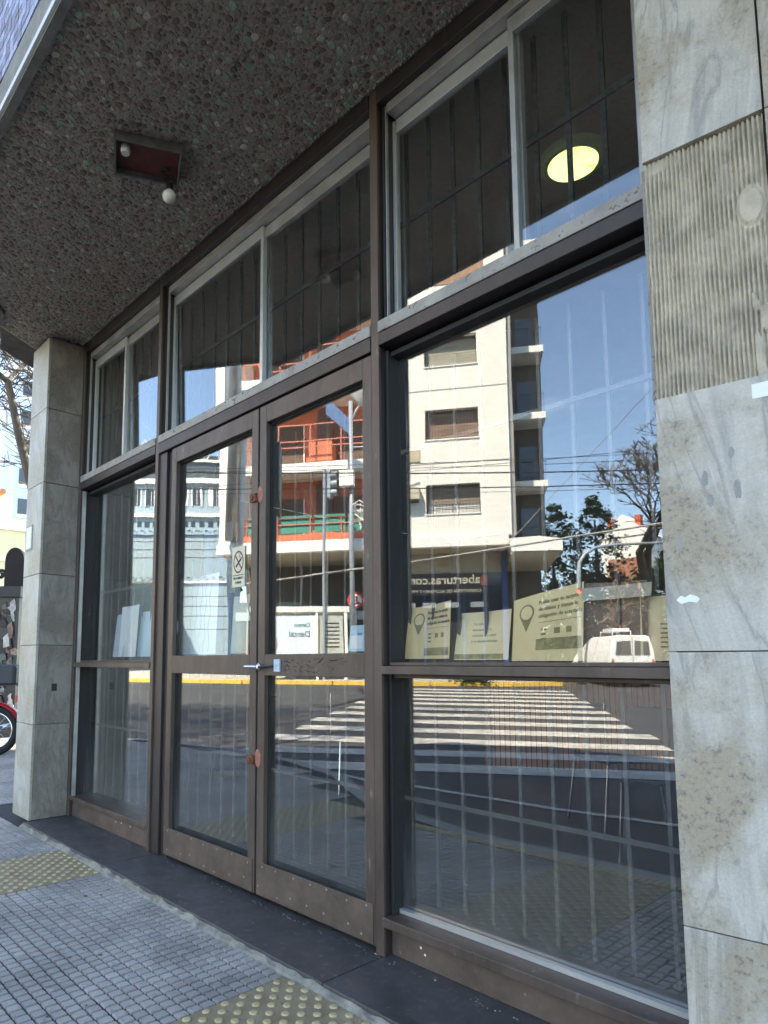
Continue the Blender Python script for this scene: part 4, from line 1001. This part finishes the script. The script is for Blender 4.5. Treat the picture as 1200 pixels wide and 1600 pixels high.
# local: x to the right as mirrored, y outwards
def H(name, x0, x1, y0, y1, z0, z1, mt, parent=lbh): return obj(name, MB().box(x0, x1, y0, y1, z0, z1), mt, parent)
H('wall', -3.06, 3.6, -6, 0, 0, 12.2, LBLUE)
H('cornice', -3.1, 3.6, 0, .25, 12.2, 12.5, WHITE2); H('cornice', -3.1, 3.6, 0, .2, 10.1, 10.3, WHITE2); H('cornice', -3.1, 3.6, 0, .12, 9.0, 9.1, LBLUE); H('cornice', -3.1, 3.6, .0, .12, 6.0, 6.12, WHITE2)
for k in range(6):
    x = -2.55 + k * .98
    wd = H('window', x, x + .42, .001, .02, 10.85, 11.85, DGLASS); H('frame', x - .1, x, .001, .06, 10.8, 11.95, WHITE2, wd); H('frame', x + .42, x + .52, .001, .06, 10.8, 11.95, WHITE2, wd); H('frame', x + .2, x + .23, .02, .04, 10.85, 11.85, WHITE2, wd)
    v = H('vent', x - .2, x + .1, .001, .02, 9.5, 9.85, DGLASS); H('vent', x + .3, x + .62, .001, .02, 9.5, 9.85, DGLASS)
fr = MB()
for zc_ in (9.05, 6.15):
    for k in range(13):
        cxk = -2.9 + k * .5; pts = []
        for i in range(13):
            a = -i * .55; r_ = .17 * (1 - i / 15); pts.append((cxk + r_ * math.cos(a), .03, zc_ - .0 + .2 + r_ * math.sin(a)))
        fr.tube(pts, .025, 4)
obj('scroll_frieze', fr, mat('frieze_grey', (.3, .38, .42), .8), lbh)
for z in (8.6, 8.1, 7.6, 5.2, 4.6, 4.0, 3.2): H('string_course', -3.06, 3.6, .001, .03, z, z + .04, GREY)
H('glazed_attic', -2.9, 3.6, -4, -.6, 12.5, 14.2, mat('attic_glass', (.08, .1, .1), .2, var=.3)); H('attic_rail', -2.9, 3.6, -.6, -.45, 13.75, 13.9, WHITE2)
tr_ = MB()
for k in range(8):
    x = -2.8 + k * .8; tr_.tube([(x, -.5, 13.85), (x + .4, -.5, 14.5), (x + .8, -.5, 13.85)], .03, 5)
obj('roof_truss', tr_, WHITE2, lbh)
sl = thing('corner_house', 'narrow cream house beyond the pale blue house in the far left reflection', 'building', (-33.5, -11.4, 0), math.atan2(-4.57, 4.1), world=False)
obj('wall', MB().box(-4, 1.3, -4, 0, 0, 7.6), YELW, sl); obj('dark_roof', MB().box(-4.2, 1.35, -4, .3, 7.6, 9.2), GREY, sl)
for k in range(3): obj('door', MB().box(-.9 + k * .8, -.5 + k * .8, .001, .03, .5, 4.5), REDW, sl)

# ------------------------------------------------------------------ street furniture across the road
def strut(name, pts, r, mt, parent, n=10): return obj(name, MB().tube(pts, r, n), mt, parent, smooth=True)
lp = thing('street_lamp', 'tall grey lamp post carrying a tilted blue panel and a white cabinet', 'street lamp', (-19.14, -16.9, .5))
strut('post', [(-19.14, -16.9, .45), (-19.14, -16.9, 6), (-19.14, -16.9, 12.2)], [.14, .11, .08], METAL, lp)
obj('lamp_head', MB().lathe([(.1, -.5), (.15, -.35), (.42, -.05), (.45, .25), (.2, .4), (.02, .42)], (-18.85, -17.2, 12.5), 18), BULB, lp, smooth=True)
strut('lamp_arm', [(-19.14, -16.9, 11.2), (-19.0, -17.06, 11.8), (-18.9, -17.16, 12.0)], .05, METAL, lp)
obj('cabinet', MB().box(-.3, .3, -.2, .2, 8.5, 9.15, Matrix.Translation((-19.2, -16.7, 0)) @ Matrix.Rotation(ang, 4, 'Z')), WHITE2, lp)
obj('solar_panel', MB().add([(-19.85, -16.1, 12.35), (-19.15, -16.85, 11.45), (-19.15, -16.85, 10.75), (-19.85, -16.1, 11.65), (-19.95, -16.2, 12.35), (-19.25, -16.95, 11.45), (-19.25, -16.95, 10.75), (-19.95, -16.2, 11.65)], [(0, 1, 2, 3), (7, 6, 5, 4), (0, 4, 5, 1), (1, 5, 6, 2), (2, 6, 7, 3), (3, 7, 4, 0)]), mat('panel_blue', (.12, .2, .36), .4, var=.2), lp)
strut('cross_arm', [(-19.14, -16.9, 10.2), (-18.5, -17.6, 10.25), (-17.6, -18.6, 10.2)], .04, METAL, lp)
rr = random.Random(31); tc_ = MB()
for i in range(10): tc_.tube([(-19.14, -16.9, 7.6 + rr.uniform(-.3, .3)), (-18.9 + rr.uniform(-.4, .5), -17.1 + rr.uniform(-.4, .4), 7.4 + rr.uniform(-.4, .4)), (-18.8 + rr.uniform(-.3, .6), -17.3, 7.0 + rr.uniform(-.3, .6))], .025, 5)
obj('cable_bundle', tc_, WHITE2, lp, kind='stuff')
def signal(label, loc, rz, lit=None, s=1.0, scale=1.0, polebase=None):
    t = thing('traffic_light', label, 'traffic light', loc, rz, group='traffic lights at the junction', world=False)
    obj('housing', MB().box(-.15 * scale, .15 * scale, -.1 * scale, .1 * scale, -.5 * scale, .5 * scale), BLK if s else METAL, t, bevel=.02)
    for k in range(3):
        z = (.32 - .32 * k) * scale
        vz = MB(); n = 14
        for (r_, yy) in ((.125, .1), (.135, .34)):
            pass
        vs = [(math.cos(2 * math.pi * q / n) * .13 * scale, yy * scale, z + math.sin(2 * math.pi * q / n) * .13 * scale) for yy in (.1, .36) for q in range(n)]
        vz.add(vs, [(q, (q + 1) % n, n + (q + 1) % n, n + q) for q in range(n)])
        obj('visor', vz, BLK if s else METAL, t, smooth=True)
        obj('lens', MB().lathe([(.11 * scale, 0), (.08 * scale, .03), (.01, .04)], (0, 0, 0), 14, Matrix.Translation((0, .1 * scale, z)) @ Matrix.Rotation(R(-90), 4, 'X')), LRED if lit == k else DGLASS, t, smooth=True)
    if polebase is not None:
        obj('pole', MB().tube([(-.22 * scale, -.12, polebase), (-.22 * scale, -.12, .6)], .06, 10).tube([(-.22 * scale, -.12, .3), (0, -.05, .3)], .03, 8).tube([(-.22 * scale, -.12, -.3), (0, -.05, -.3)], .03, 8), METAL, t)
    return t
signal('large dark traffic light close by at the left edge of the right door pane', (-8.27, -4.3, 4.25), R(-35), polebase=-4.35)
signal('grey traffic light seen from the side in front of the red balconies', (-19.75, -16.2, 8.6), R(-110), s=0, scale=1.15, polebase=-8.2)
ta = thing('signal_arm', 'curved grey signal arm reaching over the junction beside the bare tree', 'pole', (-12.5, -22.8, .4))
strut('arm', [(-12.51, -22.78, .35), (-12.44, -22.85, 4.6), (-12.40, -22.89, 5.15), (-12.26, -23.05, 5.5), (-11.98, -23.36, 5.76), (-11.46, -23.94, 5.89), (-9.4, -26.2, 6.02)], [.1, .08, .075, .07, .065, .055, .05], METAL, ta)
signal('small traffic light showing red on the curved arm post', (-12.42, -22.75, 3.75), R(-35), lit=0, scale=.75)
obj('cable_stay', MB().tube([(-11.51, -5.94, 2.83), (-9.4, -8.2, 3.25), (-7.37, -10.54, 3.75), (-2.5, -16.0, 4.9)], .024, 6), mat('grey_cable', (.42, .40, .36), .7), label='pale straight cable slanting across the junction reflection', cat='cable')
def nopark(label, c, s=1.0):
    t = thing('no_parking_sign', label, 'sign', (c[0], c[1], c[2] - .1), ang, group='red-ringed E signs', world=False)
    o = MB(); n = 30; r_ = .3 * s
    M = Matrix.Rotation(R(-90), 4, 'X')
    obj('disc', MB().lathe([(r_ * .74, 0), (r_ * .74, .012)], (0, 0, .1), 28, Matrix.Translation((0, 0, .1)) @ M @ Matrix.Translation((0, 0, -.1))), WHITE2, t)
    vs = [(q * r_ * math.cos(2 * math.pi * k / n), .018, .1 + q * r_ * math.sin(2 * math.pi * k / n)) for q in (1, .72) for k in range(n)]
    vs += [(x, -.002, z) for x, y, z in vs]
    obj('red_ring', MB().add(vs, [(k, n + k, n + (k + 1) % n, (k + 1) % n) for k in range(n)] + [(2 * n + k, 2 * n + (k + 1) % n, 3 * n + (k + 1) % n, 3 * n + k) for k in range(n)]), INKR, t)
    obj('slash', MB().box(-r_ * .85, r_ * .85, .013, .02, -.03, .03, Matrix.Translation((0, 0, .1)) @ Matrix.Rotation(R(45), 4, 'Y')), INKR, t)
    text('letter', 'E', .42 * s, (0, .0165, .1 - .15 * s), (-1, 0, 0), INKB, t, 'CENTER', .003, bold=.008)
    obj('post', MB().tube([(0, -.03, -c[2] + .5), (0, -.03, .35)], .03, 8), METAL, t)
nopark('red-ringed E sign in the right door pane left of the steel post', (-19.41, -17.34, 3.79), 1.15)
nopark('red-ringed E sign partly cut off by the steel post', (-18.95, -17.85, 3.79), 1.15)
# advertising shelter
shp = thing('bus_shelter', 'white framed street shelter with a Dental advertisement panel', 'shelter', (-20.6, -15.3, .5))
sd_ = (Vector((-19.29, -16.73, 0)) - Vector((-21.84, -13.89, 0))).normalized(); sn = Vector((-sd_.y, sd_.x, 0))
SM = Matrix(((sd_.x, sn.x, 0, -21.84), (sd_.y, sn.y, 0, -13.89), (0, 0, 1, .5), (0, 0, 0, 1)))
obj('roof', MB().box(-.1, 3.9, -1.2, .1, 2.75, 2.98, SM), WHITE2, shp)
obj('frame', MB().box(3.7, 3.82, -.04, .08, 0, 2.75, SM).box(-.02, .1, -.04, .08, 0, 2.75, SM).box(2.55, 2.65, -.04, .08, 0, 2.75, SM), WHITE2, shp)
adp = obj('advert_panel', MB().box(.1, 2.55, -.02, .04, .35, 2.6, SM), mat('advert_paper', (.72, .82, .85), .5, var=.08, scale=1.5), shp)
p_ = SM @ Vector((1.9, .06, 1.9)); sdr = (-sd_.x, -sd_.y, 0)
text('lettering', 'Centro', .24, tuple(SM @ Vector((2.35, .05, 2.15))), sdr, mat('advert_teal', (.05, .2, .25), .6), adp, ext=.004)
text('lettering', 'Dental', .34, tuple(SM @ Vector((2.35, .05, 1.75))), sdr, mat('advert_slate', (.1, .14, .17), .6), adp, ext=.004)
obj('advert_picture', MB().box(.15, 1.1, .042, .048, .4, 1.0, SM), INKBL, adp)
fo_ = MB(); fo_.lathe([(.02, -.4), (.2, -.3), (.28, 0), (.24, .25), (.02, .38)], (0, 0, 0), 12, SM @ Matrix.Translation((.75, .05, 1.45)) @ Matrix.Scale(.12, 4, (0, 1, 0))); obj('advert_figure', fo_, mat('skin_tone_print', (.7, .45, .36), .6), adp)
lpn = obj('list_panel', MB().box(2.7, 3.65, -.02, .04, .9, 2.6, SM), mat('list_grey', (.5, .52, .46), .5), shp)
for k in range(7): obj('text_line', MB().box(2.85, 3.5, .042, .047, 1.3 + k * .16, 1.35 + k * .16, SM), INKB, lpn)
# wires
wires = [((-14.07, -12.06, 7.09), (-7.15, -19.77, 7.15), .022), ((-14.08, -12.06, 6.6), (-7.16, -19.75, 6.72), .02), ((-14.07, -12.06, 7.22), (-7.12, -19.79, 7.5), .010),
         ((-14.07, -12.06, 7.35), (-7.12, -19.79, 7.72), .010), ((-14.07, -12.06, 6.45), (-7.12, -19.79, 6.58), .009), ((-14.08, -12.05, 7.02), (-7.23, -19.67, 7.9), .009)]
for i, (a, b, r_) in enumerate(wires):
    a, b = Vector(a), Vector(b); p, q = a - (b - a) * 2.2, b + (b - a) * 1.4; pts = []
    for k in range(21):
        t = k / 20; pt = p + (q - p) * t; pt.z += -.6 * 4 * t * (1 - t) + .55; pts.append(pt)
    tag(obj('overhead_wire', MB().tube(pts, r_, 5), BLK), ['thicker of the two dark wires, the upper one across the white building', 'lower of the two thicker dark wires across the white building', 'thin wire close above the upper thick wire', 'uppermost thin wire near level across the blue sky', 'thin wire just under the lower thick wire', 'thin wire climbing most steeply towards the bare tree'][i], 'wire', 'overhead wires strung across the junction')
for i, (a, b) in enumerate((((-6.8, -24, 14.2), (-12.5, -17.4, 5.0)), ((-3, -26, 16), (-9.6, -22, 9.5)))):
    tag(obj('guy_wire', MB().tube([a, b], .012, 5), BLK), ['fine diagonal wire running down the reflected sky beside the balconies', 'fine diagonal wire high in the sky nearest the marble pier'][i], 'wire', 'diagonal wires against the sky')

# white van
vm = Vector((-10.4, -22.6, 0)); vz_ = gz(vm.x, vm.y)
van = thing('white_van', 'white van seen from behind with two dark rear windows and roof rack', 'van', (vm.x, vm.y, vz_), math.atan2(-.74, .672), world=False)
# local x right (mirrored right), y towards viewer
prof = [(-.83, .35), (-.86, .9), (-.80, 1.35), (-.66, 1.86), (-.5, 1.92), (.5, 1.92), (.66, 1.86), (.80, 1.35), (.86, .9), (.83, .35)]
vb = MB(); n = len(prof)
for (yy, s, zt) in ((0, 1, 1), (.05 - .1, 1, 1),): pass
sec = [(0.0, .97, 1.0), (-.08, 1.0, 1.0), (-2.2, 1.0, 1.0), (-3.0, .97, .78), (-4.0, .9, .55)]
vs = []
for yy, s, zs_ in sec:
    for x_, z_ in prof: vs.append((x_ * s, yy, .35 + (z_ - .35) * zs_))
fs = [(i * n + k, (i + 1) * n + k, (i + 1) * n + (k + 1) % n, i * n + (k + 1) % n) for i in range(len(sec) - 1) for k in range(n)] + [tuple(range(n)), tuple((len(sec) - 1) * n + k for k in range(n))[::-1]]
vb.add(vs, fs); obj('body', vb, VANW, van, bevel=.03)
for sx in (-1, 1):
    pts = [(sx * .06, 1.2), (sx * .64, 1.2), (sx * .58, 1.68), (sx * .08, 1.72)]
    if sx < 0: pts = pts[::-1]
    obj('rear_window', MB().prism(pts, 0, .012, Matrix.Translation((0, .004, 0)) @ Matrix.Rotation(R(90), 4, 'X') @ Matrix.Translation((0, 0, -.02))), DGLASS, van)
    obj('tail_light', MB().box(sx * .70, sx * .79, -.02, .015, .75, 1.05), mat('tail_red', (.6, .12, .06), .3), van)
    wm = MB().lathe([(.1, -.1), (.3, -.1), (.31, 0), (.3, .1), (.1, .1)], (0, 0, 0), 20, Matrix.Translation((sx * .72, -.7, .31)) @ Matrix.Rotation(R(90), 4, 'Y')); obj('wheel', wm, RUBBER, van)
    wm = MB().lathe([(.1, -.1), (.3, -.1), (.31, 0), (.3, .1), (.1, .1)], (0, 0, 0), 20, Matrix.Translation((sx * .72, -3.2, .31)) @ Matrix.Rotation(R(90), 4, 'Y')); obj('wheel', wm, RUBBER, van)
obj('bumper', MB().box(-.82, .82, -.1, .09, .35, .58), mat('bumper_grey', (.4, .4, .38), .5), van, bevel=.02); obj('number_plate', MB().box(-.22, .22, .09, .1, .62, .76), WHITE2, van); obj('door_seam', MB().box(-.008, .008, .001, .008, .5, 1.85), BLK, van)
obj('roof_rack', MB().tube([(-.6, -.3, 1.93), (-.6, -.3, 2.08), (.1, -.3, 2.08), (.1, -.3, 1.93)], .02, 6).tube([(-.6, -1.3, 1.9), (-.6, -1.3, 2.08), (.1, -1.3, 2.08)], .02, 6).box(-.55, .1, -1.2, -.4, 2.08, 2.2), VANW, van)

# ------------------------------------------------------------------ trees
def branchy(base, h, r0, levels, seed, spread=.6, mt=BARK, name='bare_tree', label='', lean=(0, 0), crown_r=None, minr=.006, ratio=.72, trunk_frac=.3, kids=(2, 3), twigs=True):
    rr = random.Random(seed); t = thing(name, label, 'tree', base); tk = MB(); tw = MB()
    def grow(p, d, L, r, lev):
        n = 3; pts = [p]; rs = [r]; q = p.copy(); dd = d.copy()
        for i in range(n):
            dd = (dd + Vector((rr.uniform(-1, 1), rr.uniform(-1, 1), rr.uniform(-.5, .8))) * .16).normalized()
            q = q + dd * (L / n); pts.append(q.copy()); rs.append(max(minr, r * (1 - .3 * (i + 1) / n)))
        (tk if lev < 2 else tw).tube(pts, rs, 8 if lev < 2 else (5 if lev < 4 else 3), cap=False)
        if lev >= levels: return
        nk = rr.randint(*kids)
        for k in range(nk):
            a = Vector((rr.uniform(-1, 1), rr.uniform(-1, 1), rr.uniform(-.25, .7))).normalized()
            nd = (dd * (1 - spread * .5) + a * spread).normalized()
            grow(q, nd, L * ratio * rr.uniform(.8, 1.15), max(minr, rs[-1] * (.72 if k else .82)), lev + 1)
        if lev >= 2 and rr.random() < .7:
            a = Vector((rr.uniform(-1, 1), rr.uniform(-1, 1), rr.uniform(-.2, .6))).normalized(); grow(pts[1], a, L * .5, max(minr, r * .4), max(lev + 2, levels - 1))
    grow(Vector(base), Vector((lean[0], lean[1], 1)).normalized(), h * trunk_frac, r0, 0)
    obj('trunk', tk, mt, t, smooth=True); obj('branches', tw, mt, t)
    return t
def foliage(base, prof, count, size, seed, mt, name, label, trunk_r=.2, cat='tree', group=None):
    rr = random.Random(seed); t = thing(name, label, cat, base, group=group); cr_ = MB(); H_ = prof[-1][1]
    clumps = []
    for _ in range(130):
        z = rr.uniform(prof[0][1], H_); r_ = 0
        for (ra, za), (rb, zb) in zip(prof, prof[1:]):
            if za <= z <= zb: r_ = ra + (rb - ra) * (z - za) / (zb - za)
        a = rr.uniform(0, 6.28); q = r_ * math.sqrt(rr.random()) ; clumps.append((base[0] + q * math.cos(a), base[1] + q * math.sin(a), base[2] + z, max(.22, r_ * rr.uniform(.14, .34))))
    for _ in range(count):
        c = rr.choice(clumps); v = Vector((rr.gauss(0, 1), rr.gauss(0, 1), rr.gauss(0, .8))); v = v.normalized() * c[3] * abs(rr.gauss(0, .8))
        p = Vector(c[:3]) + v; s = size * rr.uniform(.6, 1.4)
        a = Vector((rr.uniform(-1, 1), rr.uniform(-1, 1), rr.uniform(-1, 1))).normalized(); b = a.orthogonal().normalized(); 
        cr_.add([p - a * s, p + b * s * .5, p + a * s, p - b * s * .5], [(0, 1, 2, 3)])
    obj('trunk', MB().tube([base, (base[0], base[1], base[2] + H_ * .85)], [trunk_r, trunk_r * .2], 7), BARK, t); obj('crown', cr_, mt, t)
    return t
branchy((-14.1, -33.6, .5), 15.5, .5, 8, 12, .66, label='large bare tree with forked limbs in the reflection beside the pier', trunk_frac=.28, ratio=.74, minr=.016, lean=(.12, -.05))
branchy((-17.4, -31.6, .5), 7.5, .16, 6, 5, .7, label='low scrubby leafless tree below the signal arm', trunk_frac=.22, ratio=.78, minr=.014, mt=mat('pale_bark', (.22, .18, .13), .9))
branchy((-16.0, -32.5, .5), 7.0, .14, 6, 9, .75, label='leafless tangled tree right of the scrubby one', trunk_frac=.2, ratio=.78, minr=.014, mt=mat('pale_bark_b', (.2, .16, .12), .9))
foliage((-18.4, -37.2, .7), [(1.7, .5), (2.3, 3), (1.9, 6.5), (1.1, 9), (.15, 10.9)], 9000, .10, 3, LEAF, 'conifer', 'tall dark conifer rising left of the bare tree', .25)
foliage((-22.2, -39.0, .8), [(1.6, 3), (2.4, 6), (2.0, 8.5), (.5, 11)], 6000, .13, 4, LEAF, 'evergreen_tree', 'dark evergreen tree just right of the apartment balconies', .25)
foliage((-13.9, -36.6, .6), [(3.4, .1), (3.6, 2.5), (2.8, 4.5), (.8, 6.6)], 10000, .13, 8, LEAFG, 'leafy_tree', 'green leafy tree low beside the marble pier reflection', .2)
foliage((-17.5, -36.0, .6), [(4.2, .1), (4.2, 2.8), (3.0, 4.6), (1, 5.8)], 9000, .12, 18, TWIG, 'shrub', 'brown dry shrub mass under the conifer', .1, 'shrub')
# far wood
rr = random.Random(77); fw = MB()
for _ in range(16000):
    s_ = rr.uniform(62, 75); q = rr.uniform(-75, 75); z = abs(rr.gauss(0, 3.2)) + .4
    x_, y_ = MFX * s_ - MFY * q, -2 + MFY * s_ + MFX * q; p = Vector((x_, y_, z)); a = Vector((rr.uniform(-1, 1), rr.uniform(-1, 1), rr.uniform(-1, 1))).normalized(); b = a.orthogonal()
    fw.add([p - a * .5, p + b * .35, p + a * .5, p - b * .35], [(0, 1, 2, 3)])
obj('distant_trees', fw, LEAF, kind='stuff')
# castle-like white house with red chimneys
hs = thing('white_house', 'white gabled house with red chimneys behind the bare tree', 'building', (-22.2, -51, 1))
obj('wall', MB().box(-24.2, -20.6, -54, -50.5, .5, 11.2), WHITE2, hs); obj('gable', MB().prism([(-24.4, 11.2), (-20.4, 11.2), (-22.4, 13.0)], 0, 3, Matrix.Translation((0, -50.4, 0)) @ Matrix.Rotation(R(90), 4, 'X')), WHITE2, hs)
obj('brick_front', MB().box(-23.6, -21.2, -50.5, -50.3, 4, 9.4), mat('brick_far', (.38, .16, .1), .8, var=.2, scale=2), hs)
for x_ in (-23.6, -21.4): obj('chimney', MB().box(x_ - .22, x_ + .22, -51.5, -50.9, 11.3, 12.9), mat('chimney_red', (.6, .12, .06), .7), hs)
# planter bush by the far kerb
foliage((-14.8, -18.9, .42), [(.6, 0), (.8, .15), (.5, .32)], 900, .07, 41, LEAFG, 'kerb_shrub', 'low green shrub at the far kerb behind the zebra crossing', .02, 'shrub')

# ------------------------------------------------------------------ LEFT background seen directly
yh = thing('yellow_house', 'sunlit yellow wall building across the side street', 'building', (-37, 9, 0))
NM = Matrix.Translation((-37.2, 9, 0)) @ Matrix.Rotation(R(-5), 4, 'Z')
obj('wall', MB().box(-6, 0, -14, 1.35, -.5, 8.9, NM), YELW, yh)
obj('parapet', MB().box(-6, .12, -14, 1.4, 8.3, 8.45, NM).box(-6, .08, -14, 1.4, 6.6, 6.68, NM), WHITE2, yh)
obj('upper_block', MB().box(-6, -.6, -12, .1, 8.9, 10.3, NM), mat('pale_wall', (.7, .64, .5), .8), yh)
obj('dark_opening', MB().box(-.62, -.57, -1.6, -.6, 9.3, 10.0, NM), DGLASS, yh)
rt = MB()
for k in range(26): rt.tube([(-6, -13 + k * .5, 10.9), (.1, -13 + k * .5, 10.35)], .16, 6, NM)
obj('roof_tile', rt, TILER, yh)
obj('pink_wall', MB().box(-4, -.2, 1.36, 6, -.5, 9.6, NM), mat('pinkish_wall', (.66, .6, .6), .8), yh)
tw_ = thing('tower_block', 'pale blue apartment tower glimpsed above the yellow wall', 'building', (-64, 17, 0))
TM = Matrix.Translation((-63.6, 16.6, 0)) @ Matrix.Rotation(R(-10), 4, 'Z')
obj('wall', MB().box(-10, 0, .25, 12, 0, 29, TM), PBLUE, tw_)
for k in range(9):
    z = 3.5 + k * 2.85
    wd = obj('window', MB().box(.001, .06, .65, 2.5, z, z + 1.5, TM), DGLASS, tw_); obj('sill', MB().box(.06, .16, .55, 2.6, z - .3, z, TM), WHITE2, wd); obj('mullion', MB().box(.06, .1, 1.5, 1.6, z, z + 1.5, TM), WHITE2, wd)
tw2 = thing('far_tower', 'taller pale tower seen through the bare branches at the left edge', 'building', (-78, 20, 0))
TM2 = Matrix.Translation((-78, 20.9, 0)) @ Matrix.Rotation(R(-8), 4, 'Z')
obj('wall', MB().box(-10, 0, 0, 14, 0, 42, TM2), mat('far_tower_wall', (.62, .64, .68), .8), tw2)
for k in range(11):
    z = 4 + k * 3.3; obj('balcony', MB().box(0, 1.2, .4, 3.2, z, z + 1.0, TM2), WHITE2, tw2)
branchy((-11.75, 1.85, 0), 8.4, .17, 7, 35, .85, label='bare street tree behind the marble column at the left edge', trunk_frac=.40, ratio=.76, minr=.011, kids=(3, 4), lean=(0, 0))
# advertising kiosk with torn posters
kk = thing('poster_kiosk', 'old black kiosk with scroll ornament and torn posters behind the motorbike', 'kiosk', (-11.2, 1.3, 0))
KR = Matrix(((.7437 * 0 + .6685, -.7437, 0, -11.25), (.7437, .6685, 0, 1.2), (0, 0, 1, 0), (0, 0, 0, 1)))
obj('body', MB().box(-1.2, .28, .1, 1.0, ZP, 2.25, KR), BLK, kk); obj('cornice', MB().box(-1.3, .33, .02, 1.08, 2.25, 2.42, KR), IRON, kk)
vs = [(.17 * math.cos(math.pi * k / 16), .52 + 0 * k, .25 * math.sin(math.pi * k / 16)) for k in range(17)]
arch = [(.155, 0)] + [(.155 * math.cos(math.pi * k / 16), .42 + .22 * math.sin(math.pi * k / 16)) for k in range(17)] + [(-.155, 0)]
obj('arched_board', MB().prism(arch[1:] + [(-.155, 0), (.155, 0)], 0, .1, KR @ Matrix.Translation((.18, .08, 2.42)) @ Matrix.Rotation(R(90), 4, 'X') @ Matrix.Scale(-1, 4, (0, 0, 1))), mat('dark_board_k', (.022, .019, .019), .9, var=.2), kk)
for (sx, sz, rr_) in ((-.05, 2.62, .085), (-.18, 2.52, .095)):
    pts = [(sx + rr_ * (1 - i / 16) * math.cos(i * .6), .12, sz + rr_ * (1 - i / 16) * math.sin(i * .6)) for i in range(14)]
    obj('scroll', MB().tube(pts, .028, 6, KR), IRON, kk)
rr = random.Random(51); cols = [(.42, .42, .40), (.22, .15, .12), (.05, .045, .045), (.3, .22, .18), (.12, .15, .13), (.07, .05, .05), (.5, .48, .45)]
pmats = [mat('torn_paper_%d' % i, c, .8, var=.5, scale=14) for i, c in enumerate(cols)]
for k in range(190):
    x_, z_ = rr.uniform(-1.15, .2), rr.uniform(.4, 2.1); ww, hh = rr.uniform(.03, .14), rr.uniform(.04, .24)
    pts = [(x_ + rr.uniform(-.03, .03), z_), (x_ + ww, z_ + rr.uniform(-.05, .05)), (x_ + ww * rr.uniform(.5, 1), z_ + hh * .6), (x_ + ww * .6, z_ + hh), (x_ - .02, z_ + hh * .7)]
    obj('torn_poster', MB().prism(pts, 0, .003 + k * .0002, KR @ Matrix.Translation((0, .099, 0)) @ Matrix.Rotation(R(90), 4, 'X')), rr.choice(pmats), kk)
# motorcycle
mc = thing('motorcycle', 'parked motorcycle with red mudguard and spoked wheel at the left edge', 'motorcycle', (-9.19, .64, ZP), math.atan2(-.7437, -.6685), world=False)
def ring(m, c, R_, r_, n=36, k=8):
    vs = []
    for i in range(n):
        a = 2 * math.pi * i / n
        for j in range(k):
            b = 2 * math.pi * j / k; q = R_ + r_ * math.cos(b); vs.append((c[0] + q * math.cos(a), c[1] + r_ * 1.1 * math.sin(b), c[2] + q * math.sin(a)))
    m.add(vs, [(i * k + j, i * k + (j + 1) % k, ((i + 1) % n) * k + (j + 1) % k, ((i + 1) % n) * k + j) for i in range(n) for j in range(k)]); return m
for cx_ in (0, 1.28):
    wh = obj('wheel', ring(MB(), (cx_, 0, .31), .275, .045), RUBBER, mc, smooth=True)
    obj('rim', ring(MB(), (cx_, 0, .31), .225, .016), CHROME, wh, smooth=True)
    sp = MB()
    for i in range(28):
        a = 2 * math.pi * i / 28; sp.tube([(cx_, (.03 if i % 2 else -.03), .31), (cx_ + .225 * math.cos(a + .2), 0, .31 + .225 * math.sin(a + .2))], .0022, 4)
    obj('spoke', sp, CHROME, wh, kind='stuff'); obj('hub', MB().tube([(cx_, -.06, .31), (cx_, .06, .31)], .045, 12), ALUB, wh)
mg = MB(); pts = []
n = 16; vs = []
for i in range(n + 1):
    a = R(20) + R(130) * i / n
    for (yy, rr_) in ((-.07, .33), (-.05, .36), (.05, .36), (.07, .33)): vs.append((math.cos(a) * rr_, yy, .31 + math.sin(a) * rr_))
mg.add(vs, [(i * 4 + j, i * 4 + j + 1, (i + 1) * 4 + j + 1, (i + 1) * 4 + j) for i in range(n) for j in range(3)])
obj('mudguard', mg, REDP, mc, smooth=True)
obj('fuel_tank', MB().lathe([(.02, -.3), (.13, -.2), (.15, 0), (.12, .2), (.03, .28)], (0, 0, 0), 16, Matrix.Translation((.75, 0, .82)) @ Matrix.Rotation(R(80), 4, 'Y')), REDP, mc, smooth=True)
obj('seat', MB().box(-.05, .55, -.13, .13, .76, .86), BLK, mc, bevel=.04)
obj('frame', MB().tube([(0, -.08, .31), (.4, -.1, .42), (.9, -.05, .35), (1.0, 0, .85)], .025, 8).tube([(0, -.1, .31), (.12, -.12, .72)], .022, 8).tube([(0, .1, .31), (.12, .12, .72)], .022, 8).tube([(1.28, -.06, .31), (1.05, -.06, .98)], .02, 8).tube([(1.28, .06, .31), (1.05, .06, .98)], .02, 8), BLK, mc)
obj('engine', MB().box(.45, .8, -.12, .12, .28, .58), METAL, mc, bevel=.03); obj('exhaust', MB().tube([(.6, -.14, .3), (.2, -.17, .28), (-.15, -.17, .36)], .04, 10), CHROME, mc)
obj('handlebar', MB().tube([(.95, -.35, 1.05), (1.02, -.12, 1.02), (1.02, .12, 1.02), (.95, .35, 1.05)], .014, 8), CHROME, mc)
obj('tail_box', MB().box(-.3, .05, -.16, .16, .88, 1.15), mat('topcase_dark', (.02, .025, .035), .5), mc, bevel=.04); obj('tail_light', MB().box(-.34, -.28, -.08, .08, .68, .76), LRED if False else mat('tail_lens', (.5, .02, .02), .3), mc)
print('tiles', ntile, 'pebbles', len(pebs))
